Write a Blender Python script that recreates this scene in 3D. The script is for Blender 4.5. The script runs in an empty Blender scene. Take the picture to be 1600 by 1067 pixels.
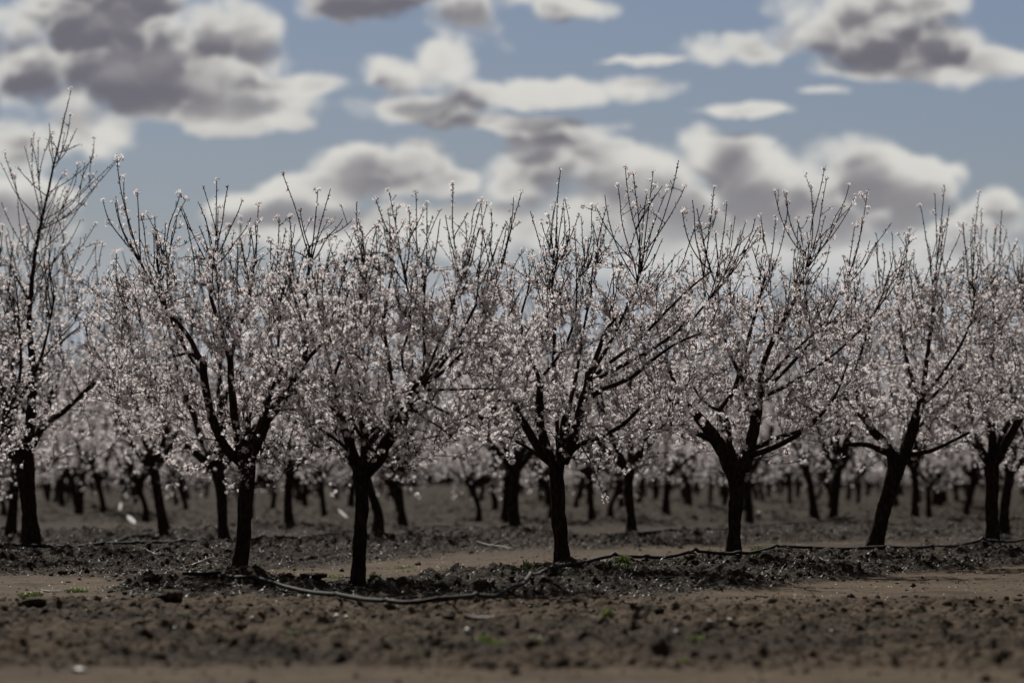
import bpy, math, random
import numpy as np
from math import radians, sin, cos

# ------------------------------------------------------------------ camera, world, sun, exposure
scene = bpy.context.scene
C = scene.collection
F = 6800.0            # focal length in photo pixels (photo is 1600 wide)
CAMZ, HOR = 1.10, 742.0
cam = bpy.data.cameras.new('camera')
camo = bpy.data.objects.new('camera', cam)
C.objects.link(camo)
camo.location = (0, 0, CAMZ)
camo.rotation_euler = (radians(90), 0, 0)
cam.sensor_width = 36
cam.sensor_fit = 'HORIZONTAL'
cam.lens = 36 * F / 1600
cam.shift_y = (HOR - 533.5) / 1600
cam.clip_start = 0.5
cam.clip_end = 8000
cam.dof.use_dof = True
cam.dof.focus_distance = 46.0
cam.dof.aperture_fstop = (cam.lens / 1000) / 0.088
scene.camera = camo

SUN_EL, SUN_AZ = 41.0, -13.0     # azimuth from +Y towards +X
to_sun = (sin(radians(SUN_AZ)) * cos(radians(SUN_EL)), cos(radians(SUN_AZ)) * cos(radians(SUN_EL)), sin(radians(SUN_EL)))
sl = bpy.data.lights.new('sun', 'SUN')
sl.energy = 5.0
sl.angle = radians(0.5)
sl.color = (1.0, 0.95, 0.88)
so = bpy.data.objects.new('sun', sl)
C.objects.link(so)
import mathutils
so.rotation_euler = mathutils.Vector(to_sun).to_track_quat('Z', 'Y').to_euler()

vs = scene.view_settings
vs.view_transform = 'Standard'
vs.look = 'None'
vs.gamma = 1
vs.use_curve_mapping = False
vs.exposure = 0.10

world = bpy.data.worlds.new('World')
scene.world = world
world.use_nodes = True
wt = world.node_tree
wt.nodes.clear()
NW = wt.nodes.new
LW = wt.links.new


def mth(op, a, b=None, c=None, clamp=False):
    n = NW('ShaderNodeMath')
    n.operation = op
    n.use_clamp = clamp
    for i, v in enumerate((a, b, c)):
        if v is None:
            continue
        if isinstance(v, (int, float)):
            n.inputs[i].default_value = v
        else:
            LW(v, n.inputs[i])
    return n.outputs[0]


def sstep(x, lo, hi, a=0.0, b=1.0):
    n = NW('ShaderNodeMapRange')
    n.interpolation_type = 'SMOOTHSTEP'
    LW(x, n.inputs[0])
    n.inputs[1].default_value = lo
    n.inputs[2].default_value = hi
    n.inputs[3].default_value = a
    n.inputs[4].default_value = b
    return n.outputs[0]


tc = NW('ShaderNodeTexCoord')
sx = NW('ShaderNodeSeparateXYZ')
LW(tc.outputs['Generated'], sx.inputs[0])
yy = mth('MAXIMUM', mth('ABSOLUTE', sx.outputs[1]), 0.25)
U = mth('MULTIPLY', mth('DIVIDE', sx.outputs[0], yy), 6.8)
V = mth('MULTIPLY', mth('DIVIDE', sx.outputs[2], yy), 6.8)
cb = NW('ShaderNodeCombineXYZ')
LW(U, cb.inputs[0])
LW(V, cb.inputs[1])


def wnoise(scale, detail, rough=0.55, off=0.0, src=None, sy=1.5):
    mp = NW('ShaderNodeMapping')
    mp.inputs['Location'].default_value = (off, off * 1.7, off * .3)
    mp.inputs['Scale'].default_value = (1, sy, 1)
    LW(src or cb.outputs[0], mp.inputs[0])
    n = NW('ShaderNodeTexNoise')
    n.inputs['Scale'].default_value = scale
    n.inputs['Detail'].default_value = detail
    n.inputs['Roughness'].default_value = rough
    LW(mp.outputs[0], n.inputs['Vector'])
    return n


nz1 = wnoise(3.0, 3, .5, 3.1)
nz2 = wnoise(10.0, 4, .55, 7.7)


def vm(op, a, b=None, s=None):
    n = NW('ShaderNodeVectorMath')
    n.operation = op
    for i, v in enumerate((a, b)):
        if v is None:
            continue
        if isinstance(v, tuple):
            n.inputs[i].default_value = v
        else:
            LW(v, n.inputs[i])
    if s is not None:
        n.inputs['Scale'].default_value = s
    return n


w1 = vm('SCALE', vm('SUBTRACT', nz1.outputs['Color'], (.5, .5, .5)).outputs[0], s=0.05)
w2 = vm('SCALE', vm('SUBTRACT', nz2.outputs['Color'], (.5, .5, .5)).outputs[0], s=0.04)
uv = vm('ADD', vm('ADD', cb.outputs[0], w1.outputs[0]).outputs[0], w2.outputs[0])
flat = vm('MULTIPLY', uv.outputs[0], (1, 1, 0)).outputs[0]


shifted = vm('ADD', flat, (-.006, .034, 0)).outputs[0]


def blobs(lst, src):
    acc = None
    for (px, py, rx, ry) in lst:
        c = ((px - 800) / 1000, (HOR - py) / 1000, 0)
        d = vm('MULTIPLY', vm('SUBTRACT', src, c).outputs[0], (1000 / rx, 1000 / ry, 0))
        l = vm('DOT_PRODUCT', d.outputs[0], d.outputs[0]).outputs['Value']
        v = mth('SUBTRACT', 1.0, l)
        acc = v if acc is None else mth('SMOOTH_MAX', acc, v, 0.4)
    return acc


CL = [(150, 20, 300, 110), (60, 120, 200, 110), (360, 70, 110, 80), (290, 160, 200, 38), (430, 130, 110, 20), (120, 200, 120, 50),
      (30, 210, 110, 60), (400, 185, 90, 22), (330, 185, 60, 24),
      (600, -10, 200, 56), (730, 40, 90, 60), (690, 90, 80, 42), (620, 118, 80, 36), (650, 165, 110, 30), (860, 5, 110, 30),
      (880, 138, 200, 28), (830, 195, 150, 16),
      (1340, 50, 170, 80), (1180, 78, 115, 36), (1440, 85, 150, 52), (1555, 98, 80, 30), (1430, 0, 90, 50), (1390, 118, 150, 18),
      (1165, 170, 90, 13), (990, 93, 80, 8), (1290, 146, 50, 8),
      (560, 262, 95, 48), (490, 300, 90, 40), (650, 265, 80, 44), (700, 290, 60, 24), (370, 330, 90, 36), (460, 350, 160, 30),
      (850, 270, 85, 78), (870, 220, 90, 40), (940, 250, 60, 40), (1130, 255, 90, 66), (1020, 290, 120, 62), (960, 330, 160, 50),
      (1335, 270, 120, 66), (1230, 290, 130, 60), (1440, 290, 110, 60), (1540, 330, 100, 54), (1250, 350, 420, 50), (1500, 260, 30, 24),
      (20, 330, 130, 60), (1240, 400, 480, 60), (650, 370, 300, 46), (220, 100, 250, 80), (80, 60, 160, 120), (1250, 340, 440, 80), (1000, 300, 170, 70)]
SHD = [(230, 15, 180, 34), (120, 5, 160, 20), (250, 88, 170, 32), (60, 128, 170, 36), (200, 150, 200, 26), (20, 60, 50, 44), (30, 215, 90, 30), (400, 120, 50, 16),
       (600, 5, 180, 40), (660, 160, 100, 30), (700, 182, 60, 22), (560, 130, 60, 16), (850, 22, 50, 14),
       (1420, 55, 130, 66), (1340, 95, 150, 24), (1195, 78, 60, 24), (1480, 95, 60, 26),
       (875, 210, 80, 28), (850, 290, 85, 62), (600, 275, 100, 32), (1148, 245, 34, 60), (1080, 295, 90, 26), (1315, 250, 50, 34),
       (1250, 325, 240, 34), (1460, 335, 160, 40), (1340, 290, 70, 30), (1000, 340, 160, 24), (1570, 375, 110, 30), (430, 345, 160, 20),
       (710, 265, 50, 24), (920, 320, 110, 30), (10, 330, 120, 30), (140, 70, 220, 90), (1200, 330, 380, 40)]
cloud = blobs(CL, flat)
cloud_up = blobs(CL, shifted)
shade = blobs(SHD, flat)


def puffs(src, off, fine=True):
    """cauliflower lumps: several octaves of rounded cells plus fine fractal fraying"""
    tot, big = None, None
    for sc_, amp in ((6.0, 1.0), (14.0, .55), (33.0, .25))[:3 if fine else 2]:
        mp = NW('ShaderNodeMapping')
        mp.inputs['Location'].default_value = (off + sc_, off * 1.3, off * .7)
        mp.inputs['Scale'].default_value = (1, 1.35, 1)
        LW(src, mp.inputs[0])
        v = NW('ShaderNodeTexVoronoi')
        v.feature = 'F1'
        v.inputs['Scale'].default_value = sc_
        LW(mp.outputs[0], v.inputs['Vector'])
        t = mth('MULTIPLY', mth('SUBTRACT', .42, v.outputs['Distance']), amp * 1.5)
        tot = t if tot is None else mth('ADD', tot, t)
        big = tot if sc_ < 20 else big
    if not fine:
        return tot
    n = wnoise(9.0, 7, .62, off + 4, src=src)
    return mth('ADD', tot, mth('MULTIPLY', mth('SUBTRACT', n.outputs['Fac'], .5), 1.5)), big


flat_w = vm('MULTIPLY', uv.outputs[0], (1, 1, 0)).outputs[0]
p0_, pt_ = puffs(flat_w, 3.0)
p1_ = puffs(vm('ADD', flat_w, (-.005, .020, 0)).outputs[0], 3.0, False)
ng = wnoise(1.6, 5, .55, 31.0, src=uv.outputs[0])
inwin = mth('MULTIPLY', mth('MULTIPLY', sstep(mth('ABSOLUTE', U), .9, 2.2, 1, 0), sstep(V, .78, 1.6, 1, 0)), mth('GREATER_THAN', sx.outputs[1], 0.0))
gen = mth('ADD', mth('MULTIPLY', ng.outputs['Fac'], 5.0), -3.2)
gen = mth('ADD', gen, mth('MULTIPLY', inwin, -2.5))
base_d = mth('MAXIMUM', mth('MAXIMUM', cloud, gen), -1.2)
dens = mth('ADD', mth('MULTIPLY', base_d, 1.15), mth('MULTIPLY', p0_, .90))
alpha = sstep(dens, -0.22, 0.62)
band = sstep(V, 0.20, 0.42, 1, 0)                       # pale, bright air low over the orchard
relief = mth('ADD', mth('MULTIPLY', mth('SUBTRACT', mth('MAXIMUM', cloud_up, -1.2), mth('MAXIMUM', cloud, -1.2)), .7), mth('MULTIPLY', mth('SUBTRACT', p1_, pt_), 1.7))
sh = mth('ADD', mth('MULTIPLY', mth('MAXIMUM', mth('MAXIMUM', shade, mth('SUBTRACT', gen, .5)), -1.4), 1.0), mth('MULTIPLY', relief, .75))
shf = mth('MULTIPLY', sstep(sh, -2.1, 1.25, .06, 1.0), sstep(mth('ADD', dens, mth('MULTIPLY', mth('MAXIMUM', relief, -.25), 1.1)), .0, .95))
cmix = NW('ShaderNodeMix')
cmix.data_type = 'RGBA'
LW(mth('MULTIPLY', shf, sstep(V, .30, .62, .74, 1.0)), cmix.inputs[0])
cmix.inputs[6].default_value = (12.8, 12.6, 11.9, 1)
cmix.inputs[7].default_value = (2.9, 2.8, 3.3, 1)
sky = NW('ShaderNodeTexSky')
sky.sky_type = 'NISHITA'
sky.sun_disc = False
sky.sun_elevation = radians(SUN_EL)
sky.sun_rotation = radians(SUN_AZ)
sky.altitude = 100
sky.dust_density = 0.6
smul = NW('ShaderNodeMix')
smul.data_type = 'RGBA'
smul.blend_type = 'MULTIPLY'
smul.inputs[0].default_value = 1
LW(sky.outputs[0], smul.inputs[6])
smul.inputs[7].default_value = (.53, .565, .73, 1)
m1 = NW('ShaderNodeMix')
m1.data_type = 'RGBA'
LW(alpha, m1.inputs[0])
LW(smul.outputs[2], m1.inputs[6])
LW(cmix.outputs[2], m1.inputs[7])
m2 = NW('ShaderNodeMix')
m2.data_type = 'RGBA'
LW(mth('MULTIPLY', band, .92), m2.inputs[0])
LW(m1.outputs[2], m2.inputs[6])
m2.inputs[7].default_value = (7.7, 8.3, 9.3, 1)
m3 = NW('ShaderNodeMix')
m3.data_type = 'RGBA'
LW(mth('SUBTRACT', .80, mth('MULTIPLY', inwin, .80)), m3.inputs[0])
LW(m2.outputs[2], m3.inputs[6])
m3.inputs[7].default_value = (1.55, 1.48, 1.45, 1)  # dim grey added to the unseen sky outside the view, cuts ambient light
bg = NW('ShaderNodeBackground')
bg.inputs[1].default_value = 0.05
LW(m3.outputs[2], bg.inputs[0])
wo = NW('ShaderNodeOutputWorld')
LW(bg.outputs[0], wo.inputs[0])
world.cycles.sampling_method = 'MANUAL'
world.cycles.sample_map_resolution = 512

# ------------------------------------------------------------------ helpers
rs = np.random.RandomState(7)
random.seed(7)


def P(px, py, Y):
    return np.array([(px - 800) / F * Y, Y, CAMZ + (HOR - py) / F * Y])


_perm = np.random.RandomState(3).rand(64, 64, 4).astype(np.float32)


def vnoise(x, y, k=0):
    xi = np.floor(x).astype(int)
    yi = np.floor(y).astype(int)
    fx = x - xi
    fy = y - yi
    fx = fx * fx * fx * (fx * (fx * 6 - 15) + 10)
    fy = fy * fy * fy * (fy * (fy * 6 - 15) + 10)
    a = _perm[xi % 64, yi % 64, k]
    b = _perm[(xi + 1) % 64, yi % 64, k]
    c = _perm[xi % 64, (yi + 1) % 64, k]
    d = _perm[(xi + 1) % 64, (yi + 1) % 64, k]
    return (a + (b - a) * fx) * (1 - fy) + (c + (d - c) * fx) * fy - .5


def fbm(x, y, octs, rough=.5, k=0):
    s = 0
    a = 1.0
    for i in range(octs):
        ca, sa = cos(i * 1.1 + .3), sin(i * 1.1 + .3)
        s = s + a * vnoise((x * ca - y * sa) * 2 ** i + 13.7 * i, (x * sa + y * ca) * 2 ** i + 5.1 * i, (k + i) % 4)
        a *= rough
    return s


# raised tree rows: crest line and the foot of the long slope on the near side
# (bearing as photo px, crest distance, crest height, foot distance)
BERMS = [
    [(150, 41.2, .0, 38.4), (200, 41.5, .04, 38), (300, 42.4, .11, 37.3), (373, 42.9, .12, 37.2), (470, 41.8, .07, 37.2), (560, 41.2, .04, 37.4), (640, 41.8, .08, 37.3), (700, 42.6, .11, 37.5),
     (877, 45.1, .145, 37.8), (1000, 47, .15, 38.6), (1145, 49.2, .155, 40.5), (1250, 51.2, .18, 43.2), (1367, 53.3, .19, 47), (1551, 57.4, .15, 52), (1800, 63, .15, 57.5), (2300, 75, .15, 69), (2600, 80, 0, 75)],
    [(-600, 47, .15, 42), (-300, 52, .15, 44), (50, 55.5, .17, 46.5), (200, 59, .14, 44.8), (352, 64, .10, 46), (470, 66, .12, 50), (590, 69.5, .13, 54.5), (730, 76, .14, 59.5), (805, 80, .12, 62.5), (920, 84, 0, 68)],
    [(800, 66, .0, 63), (900, 67, .10, 62.5), (985, 70, .13, 64.5), (1170, 78, .15, 67.5), (1300, 85, .16, 69.5), (1600, 95, .15, 72.5), (2000, 110, .15, 80), (2300, 115, 0, 90)],
    [(-300, 72, .1, 68), (0, 75, .15, 69), (258, 77, .14, 70.5), (452, 86, .14, 75), (600, 96, .12, 84), (700, 100, 0, 90)],
]
BT = [np.array(b, float).T for b in BERMS]


def berm(x, y):
    out = np.zeros_like(x)
    ok = (y > 30) & (y < 125)
    yo = np.where(ok, y, 60.)
    px = 800 + F * x / yo
    px = px + 14 * vnoise(x * .5, yo * .25, 2) * 2
    for (p, zc, hc, zf) in BT:
        c = np.interp(px, p, zc)
        h = np.interp(px, p, hc, 0, 0)
        f = np.interp(px, p, zf) + 1.2 * vnoise(x * .7, yo * .1, 1)
        t = np.clip((c - yo) / np.maximum(c - f, .5), 0, 1)
        front = (1 - t ** 1.4) ** .9
        back = np.clip(1 - (yo - c) / 2.2, 0, 1) ** 1.3
        out = np.maximum(out, np.where(yo < c, h * front, h * back) * ok)
    far = np.clip((y - 86) / 22, 0, 1)
    s = (x * 4.1 - y * 1.95) / 4.54
    per = np.maximum(0, np.cos(s * 2 * math.pi / 6.5)) ** 2 * .24
    return np.maximum(out, per * far)


def ground_h(x, y):
    x = np.asarray(x, float)
    y = np.asarray(y, float)
    shp = x.shape
    x = x.ravel()
    y = y.ravel()
    b = berm(x, y)
    bm = np.clip(b / .045, 0, 1)
    fade = np.clip(1.3 - np.abs(y) / 260, .0, 1)
    z = b + .03 * fbm(x * .35, y * .35, 2) * fade
    fg = np.clip((39 - y) / 3, 0, 1) * np.clip((y - 24.3) / 1.0, 0, 1)
    rough = .42 + .75 * bm + .55 * fg + .7 * np.clip((y - 60) / 12, 0, 1) * (1 - bm)
    n1 = fbm(x * 1.6, y * 1.1, 2, .5, 1)
    n2 = fbm(x * 6, y * 5, 2, .6, 2)
    n3 = fbm(x * 17, y * 12, 3, .65, 3)
    lump = np.maximum(0, fbm(x * 4.2, y * 3.2, 3, .55, 0) - .05)
    lump2 = np.maximum(0, fbm(x * 9.2 + 40, y * 7.2, 2, .55, 2) - .02)
    z = z + np.clip((y - 58) / 15, 0, 1) * fade * .05 * fbm(x * .9, y * .35, 3, .55, 3)
    z = z + rough * (.035 * n1 + .022 * n2 + .014 * n3) + (bm * .15 + fg * .10) * lump + (bm * .06 + fg * .07) * lump2
    # wheel ruts in the near headland
    z = z - .03 * np.exp(-((y - 33.5 - .06 * x) / .35) ** 2) - .035 * np.exp(-((y - 25.2 - .03 * x) / .3) ** 2)
    return z.reshape(shp)


def H1(x, y):
    return float(ground_h(np.array([x]), np.array([y]))[0])


def newmesh(name, V, Fq, mats, mi=None, smooth=False, uv=None):
    """V (n,3); Fq list of (m,k) int arrays"""
    me = bpy.data.meshes.new(name)
    V = np.asarray(V, np.float32)
    me.vertices.add(len(V))
    me.vertices.foreach_set('co', V.ravel())
    loops = np.concatenate([f.ravel() for f in Fq]).astype(np.int32)
    tot = np.concatenate([np.full(len(f), f.shape[1], np.int32) for f in Fq])
    st = np.concatenate([[0], np.cumsum(tot)[:-1]]).astype(np.int32)
    me.loops.add(len(loops))
    me.loops.foreach_set('vertex_index', loops)
    me.polygons.add(len(tot))
    me.polygons.foreach_set('loop_start', st)
    me.polygons.foreach_set('loop_total', tot)
    if mi is not None:
        me.polygons.foreach_set('material_index', np.asarray(mi, np.int32))
    me.polygons.foreach_set('use_smooth', np.full(len(tot), smooth))
    for m in mats:
        me.materials.append(m)
    me.update()
    me.validate()
    return me


def link(name, me, parent=None, loc=None):
    o = bpy.data.objects.new(name, me)
    C.objects.link(o)
    if parent is not None:
        o.parent = parent
    if loc is not None:
        o.location = loc
    return o


def tag(o, label=None, cat=None, group=None, kind=None):
    if label:
        o['label'] = label
    if cat:
        o['category'] = cat
    if group:
        o['group'] = group
    if kind:
        o['kind'] = kind
    return o


class Tubes:
    def __init__(s):
        s.V, s.F4, s.F3, s.n = [], [], [], 0

    def add(s, pts, rad, sides=5, rough=0.0, freq=9.0):
        pts = np.asarray(pts, float)
        rad = np.asarray(rad, float)
        k = len(pts)
        t = np.gradient(pts, axis=0)
        t /= np.linalg.norm(t, axis=1, keepdims=True) + 1e-9
        ov = np.abs(pts[-1] - pts[0])
        ref = np.zeros(3)
        ref[int(np.argmin(ov))] = 1
        a = np.cross(t, ref)
        a /= np.linalg.norm(a, axis=1, keepdims=True) + 1e-9
        b = np.cross(t, a)
        an = np.arange(sides) / sides * 2 * math.pi
        rr = rad[:, None] * np.ones((1, sides))
        if rough > 0:
            s0 = rs.rand() * 40
            L = np.cumsum(np.r_[0, np.linalg.norm(np.diff(pts, axis=0), axis=1)])
            gx, gy = np.meshgrid(an, L)
            cx_, cy_ = np.cos(gx) * 1.2 + s0, np.sin(gx) * 1.2
            nn = fbm(cx_ + gy * freq * .35, cy_ + gy * freq, 3, .6) + .7 * fbm(cx_ * 2.5, gy * 3 + cy_ * 2.5, 2, .6, 1)
            rr = rr * (1 + rough * nn)
        ring = pts[:, None, :] + rr[:, :, None] * (np.cos(an)[None, :, None] * a[:, None, :] + np.sin(an)[None, :, None] * b[:, None, :])
        base = s.n
        s.V.append(ring.reshape(-1, 3))
        s.V.append(pts[-1:] + t[-1:] * rad[-1] * .6)
        i = np.arange(k - 1)[:, None] * sides
        j = np.arange(sides)[None, :]
        j2 = (j + 1) % sides
        q = np.stack([i + j, i + j2, i + sides + j2, i + sides + j], -1).reshape(-1, 4) + base
        s.F4.append(q)
        l = (k - 1) * sides
        tri = np.stack([l + j[0], l + j2[0], np.full(sides, k * sides)], -1) + base
        s.F3.append(tri)
        s.n += k * sides + 1

    def build(s, name, mat, origin, smooth=True):
        V = np.concatenate(s.V) - np.asarray(origin)
        return newmesh(name, V, [np.concatenate(s.F4), np.concatenate(s.F3)], [mat], smooth=smooth)


def resample(pts, rad, step):
    """Catmull-Rom through the points, resampled evenly"""
    pts = np.asarray(pts, float)
    rad = np.asarray(rad, float)
    n = len(pts)
    if n < 2:
        return pts, rad
    ext = np.vstack([2 * pts[0] - pts[1], pts, 2 * pts[-1] - pts[-2]])
    out, ro = [], []
    for i in range(n - 1):
        p0, p1, p2, p3 = ext[i:i + 4]
        L = np.linalg.norm(p2 - p1)
        m = max(2, int(L / step) + 1)
        u = np.linspace(0, 1, m, endpoint=(i == n - 2))[:, None]
        out.append(.5 * ((2 * p1) + (-p0 + p2) * u + (2 * p0 - 5 * p1 + 4 * p2 - p3) * u ** 2 + (-p0 + 3 * p1 - 3 * p2 + p3) * u ** 3))
        ro.append(rad[i] + (rad[i + 1] - rad[i]) * u[:, 0])
    return np.vstack(out), np.concatenate(ro)


# ------------------------------------------------------------------ materials
def mat(name):
    m = bpy.data.materials.new(name)
    m.use_nodes = True
    nt = m.node_tree
    b = nt.nodes['Principled BSDF']
    return m, nt, b


def nnoise(nt, scale, detail=6, rough=.6, coord='Object', sc=(1, 1, 1)):
    t = nt.nodes.new('ShaderNodeTexCoord')
    mp = nt.nodes.new('ShaderNodeMapping')
    mp.inputs['Scale'].default_value = sc
    n = nt.nodes.new('ShaderNodeTexNoise')
    n.inputs['Scale'].default_value = scale
    n.inputs['Detail'].default_value = detail
    n.inputs['Roughness'].default_value = rough
    nt.links.new(t.outputs[coord], mp.inputs[0])
    nt.links.new(mp.outputs[0], n.inputs['Vector'])
    return n


def ramp(nt, fac, stops):
    r = nt.nodes.new('ShaderNodeValToRGB')
    els = r.color_ramp.elements
    while len(els) < len(stops):
        els.new(.5)
    for e, (p, c) in zip(els, stops):
        e.position = p
        e.color = (*c, 1)
    nt.links.new(fac, r.inputs[0])
    return r


def bump(nt, b, h, dist, strength=1.0):
    bp = nt.nodes.new('ShaderNodeBump')
    bp.inputs['Distance'].default_value = dist
    bp.inputs['Strength'].default_value = strength
    nt.links.new(h, bp.inputs['Height'])
    nt.links.new(bp.outputs[0], b.inputs['Normal'])
    return bp


bark, nt, b = mat('bark')
n = nnoise(nt, 30, 8, .65, sc=(1, 1, .35))
r = ramp(nt, n.outputs['Fac'], [(.3, (.010, .007, .005)), (.52, (.030, .020, .015)), (.72, (.080, .056, .043))])
nt.links.new(r.outputs[0], b.inputs['Base Color'])
b.inputs['Roughness'].default_value = .95
b.inputs['Specular IOR Level'].default_value = .08
bump(nt, b, n.outputs['Fac'], .02)

twigm, nt, b = mat('twig_bark')
n = nnoise(nt, 60, 4)
r = ramp(nt, n.outputs['Fac'], [(.3, (.016, .010, .009)), (.7, (.055, .032, .028))])
nt.links.new(r.outputs[0], b.inputs['Base Color'])
b.inputs['Roughness'].default_value = .8
b.inputs['Specular IOR Level'].default_value = .15


def petal(name, c0, c1, tr):
    m = bpy.data.materials.new(name)
    m.use_nodes = True
    nt = m.node_tree
    nt.nodes.clear()
    n = nnoise(nt, 25, 2)
    r = ramp(nt, n.outputs['Fac'], [(.35, c0), (.65, c1)])
    d = nt.nodes.new('ShaderNodeBsdfDiffuse')
    t = nt.nodes.new('ShaderNodeBsdfTranslucent')
    g = nt.nodes.new('ShaderNodeBsdfGlossy')
    g.inputs['Roughness'].default_value = .45
    g.inputs['Color'].default_value = (.9, .9, .9, 1)
    mx = nt.nodes.new('ShaderNodeMixShader')
    mx.inputs[0].default_value = tr
    mg = nt.nodes.new('ShaderNodeMixShader')
    mg.inputs[0].default_value = .05
    o = nt.nodes.new('ShaderNodeOutputMaterial')
    nt.links.new(r.outputs[0], d.inputs[0])
    nt.links.new(r.outputs[0], t.inputs[0])
    nt.links.new(d.outputs[0], mx.inputs[1])
    nt.links.new(t.outputs[0], mx.inputs[2])
    nt.links.new(mx.outputs[0], mg.inputs[1])
    nt.links.new(g.outputs[0], mg.inputs[2])
    nt.links.new(mg.outputs[0], o.inputs[0])
    return m


petal_m = petal('petal', (.86, .78, .785), (.93, .915, .91), .56)
calyx_m, nt, b = mat('calyx')
b.inputs['Base Color'].default_value = (.10, .025, .03, 1)
b.inputs['Roughness'].default_value = .7

soil, nt, b = mat('orchard_soil')
at = nt.nodes.new('ShaderNodeAttribute')
at.attribute_name = 'zone'
sp = nt.nodes.new('ShaderNodeSeparateColor')
nt.links.new(at.outputs['Color'], sp.inputs[0])
n1 = nnoise(nt, 2.6, 12, .74)
n2 = nnoise(nt, 22, 8, .7)
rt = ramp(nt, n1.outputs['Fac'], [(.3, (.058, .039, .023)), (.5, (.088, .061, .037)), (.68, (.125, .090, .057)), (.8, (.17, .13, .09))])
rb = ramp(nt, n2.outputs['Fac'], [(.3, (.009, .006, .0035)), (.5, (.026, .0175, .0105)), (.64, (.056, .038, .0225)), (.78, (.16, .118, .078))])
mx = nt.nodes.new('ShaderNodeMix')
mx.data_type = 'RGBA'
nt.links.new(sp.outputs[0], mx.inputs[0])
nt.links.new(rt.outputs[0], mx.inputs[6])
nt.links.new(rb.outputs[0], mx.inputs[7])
n3 = nnoise(nt, 1.1, 5, .6)
rg = ramp(nt, n3.outputs['Fac'], [(.56, (0, 0, 0)), (.74, (.45, .45, .45))])
mg = nt.nodes.new('ShaderNodeMix')
mg.data_type = 'RGBA'
nt.links.new(rg.outputs[0], mg.inputs[0])
nt.links.new(mx.outputs[2], mg.inputs[6])
mg.inputs[7].default_value = (.055, .062, .028, 1)
nt.links.new(mg.outputs[2], b.inputs['Base Color'])
b.inputs['Roughness'].default_value = .85
b.inputs['Specular IOR Level'].default_value = .04
bump(nt, b, n2.outputs['Fac'], .03, .8)

clodm, nt, b = mat('clod_soil')
n = nnoise(nt, 14, 8, .7)
r = ramp(nt, n.outputs['Fac'], [(.3, (.014, .0095, .0055)), (.5, (.042, .029, .017)), (.75, (.13, .093, .058))])
nt.links.new(r.outputs[0], b.inputs['Base Color'])
b.inputs['Roughness'].default_value = .95
b.inputs['Specular IOR Level'].default_value = .1
litterm, nt, b = mat('dead_twig')
n = nnoise(nt, 3, 4)
r = ramp(nt, n.outputs['Fac'], [(.35, (.018, .013, .009)), (.6, (.06, .045, .032)), (.75, (.24, .19, .14))])
nt.links.new(r.outputs[0], b.inputs['Base Color'])
b.inputs['Roughness'].default_value = .6
hosem, nt, b = mat('hose_plastic')
n = nnoise(nt, 9, 5)
r = ramp(nt, n.outputs['Fac'], [(.4, (.008, .008, .008)), (.7, (.045, .040, .034))])
nt.links.new(r.outputs[0], b.inputs['Base Color'])
b.inputs['Roughness'].default_value = .75
b.inputs['Specular IOR Level'].default_value = .12
bump(nt, b, n.outputs['Fac'], .004)
weedm = petal('weed_green', (.06, .09, .018), (.15, .18, .04), .45)
whitem = petal('white_scrap', (.88, .88, .86), (.95, .95, .94), .62)
palem, nt, b = mat('pale_stone')
n = nnoise(nt, 18, 6)
r = ramp(nt, n.outputs['Fac'], [(.3, (.30, .27, .24)), (.7, (.62, .58, .53))])
nt.links.new(r.outputs[0], b.inputs['Base Color'])
b.inputs['Roughness'].default_value = .5
bump(nt, b, n.outputs['Fac'], .01)
tealm, nt, b = mat('teal_plastic')
b.inputs['Base Color'].default_value = (.03, .28, .22, 1)
b.inputs['Roughness'].default_value = .4
wirem, nt, b = mat('wire_metal')
b.inputs['Base Color'].default_value = (.02, .02, .02, 1)
b.inputs['Roughness'].default_value = .5

# ------------------------------------------------------------------ ground: one sheet to the horizon
ya = np.concatenate([-np.geomspace(600, 4, 14), np.linspace(2, 21, 20), 21.4 + np.arange(0, 430) * .045,
                     ])
y1 = ya[-1]
ys = [y1]
while ys[-1] < 400:
    ys.append(ys[-1] + (.045 + max(0, ys[-1] - 41) * .0024))
while ys[-1] < 6000:
    ys.append(ys[-1] * 1.08)
ya = np.concatenate([ya, ys[1:]])
ua = np.concatenate([-np.geomspace(60, 1.16, 26), np.linspace(-1.14, 1.14, 760), np.geomspace(1.16, 60, 26)])
W = .128 * np.maximum(ya, 21)
GX = ua[None, :] * W[:, None]
GY = np.repeat(ya[:, None], len(ua), 1)
GZ = ground_h(GX, GY)
farf = np.clip((np.abs(GY) - 400) / 400, 0, 1)
GZ = GZ * (1 - farf) * np.clip(1.2 - np.abs(GX) / 300, 0, 1)
R_, C_ = GX.shape
idx = np.arange(R_ * C_).reshape(R_, C_)
fq = np.stack([idx[:-1, :-1], idx[:-1, 1:], idx[1:, 1:], idx[1:, :-1]], -1).reshape(-1, 4)
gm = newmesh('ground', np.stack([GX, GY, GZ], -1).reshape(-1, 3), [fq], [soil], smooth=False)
zn = gm.color_attributes.new('zone', 'FLOAT_COLOR', 'POINT')
bz0 = berm(GX.ravel(), GY.ravel())
bz = np.clip(bz0 / .022 + fbm(GX.ravel() * 1.5, GY.ravel(), 3) * 1.2 * (bz0 < .06), 0, 1)
fz = np.clip((38.5 - GY.ravel()) / 3, 0, 1) * np.clip((GY.ravel() - 24.5), 0, 1) * np.clip(.12 + 1.6 * fbm(GX.ravel() * .8, GY.ravel() * .5, 4), 0, 1)
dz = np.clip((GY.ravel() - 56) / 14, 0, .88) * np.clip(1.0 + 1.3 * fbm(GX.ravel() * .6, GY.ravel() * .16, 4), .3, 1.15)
zc = np.ones((R_ * C_, 4), np.float32)
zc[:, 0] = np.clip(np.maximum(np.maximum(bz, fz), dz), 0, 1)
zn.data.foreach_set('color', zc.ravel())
ground = link('ground', gm)
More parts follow.
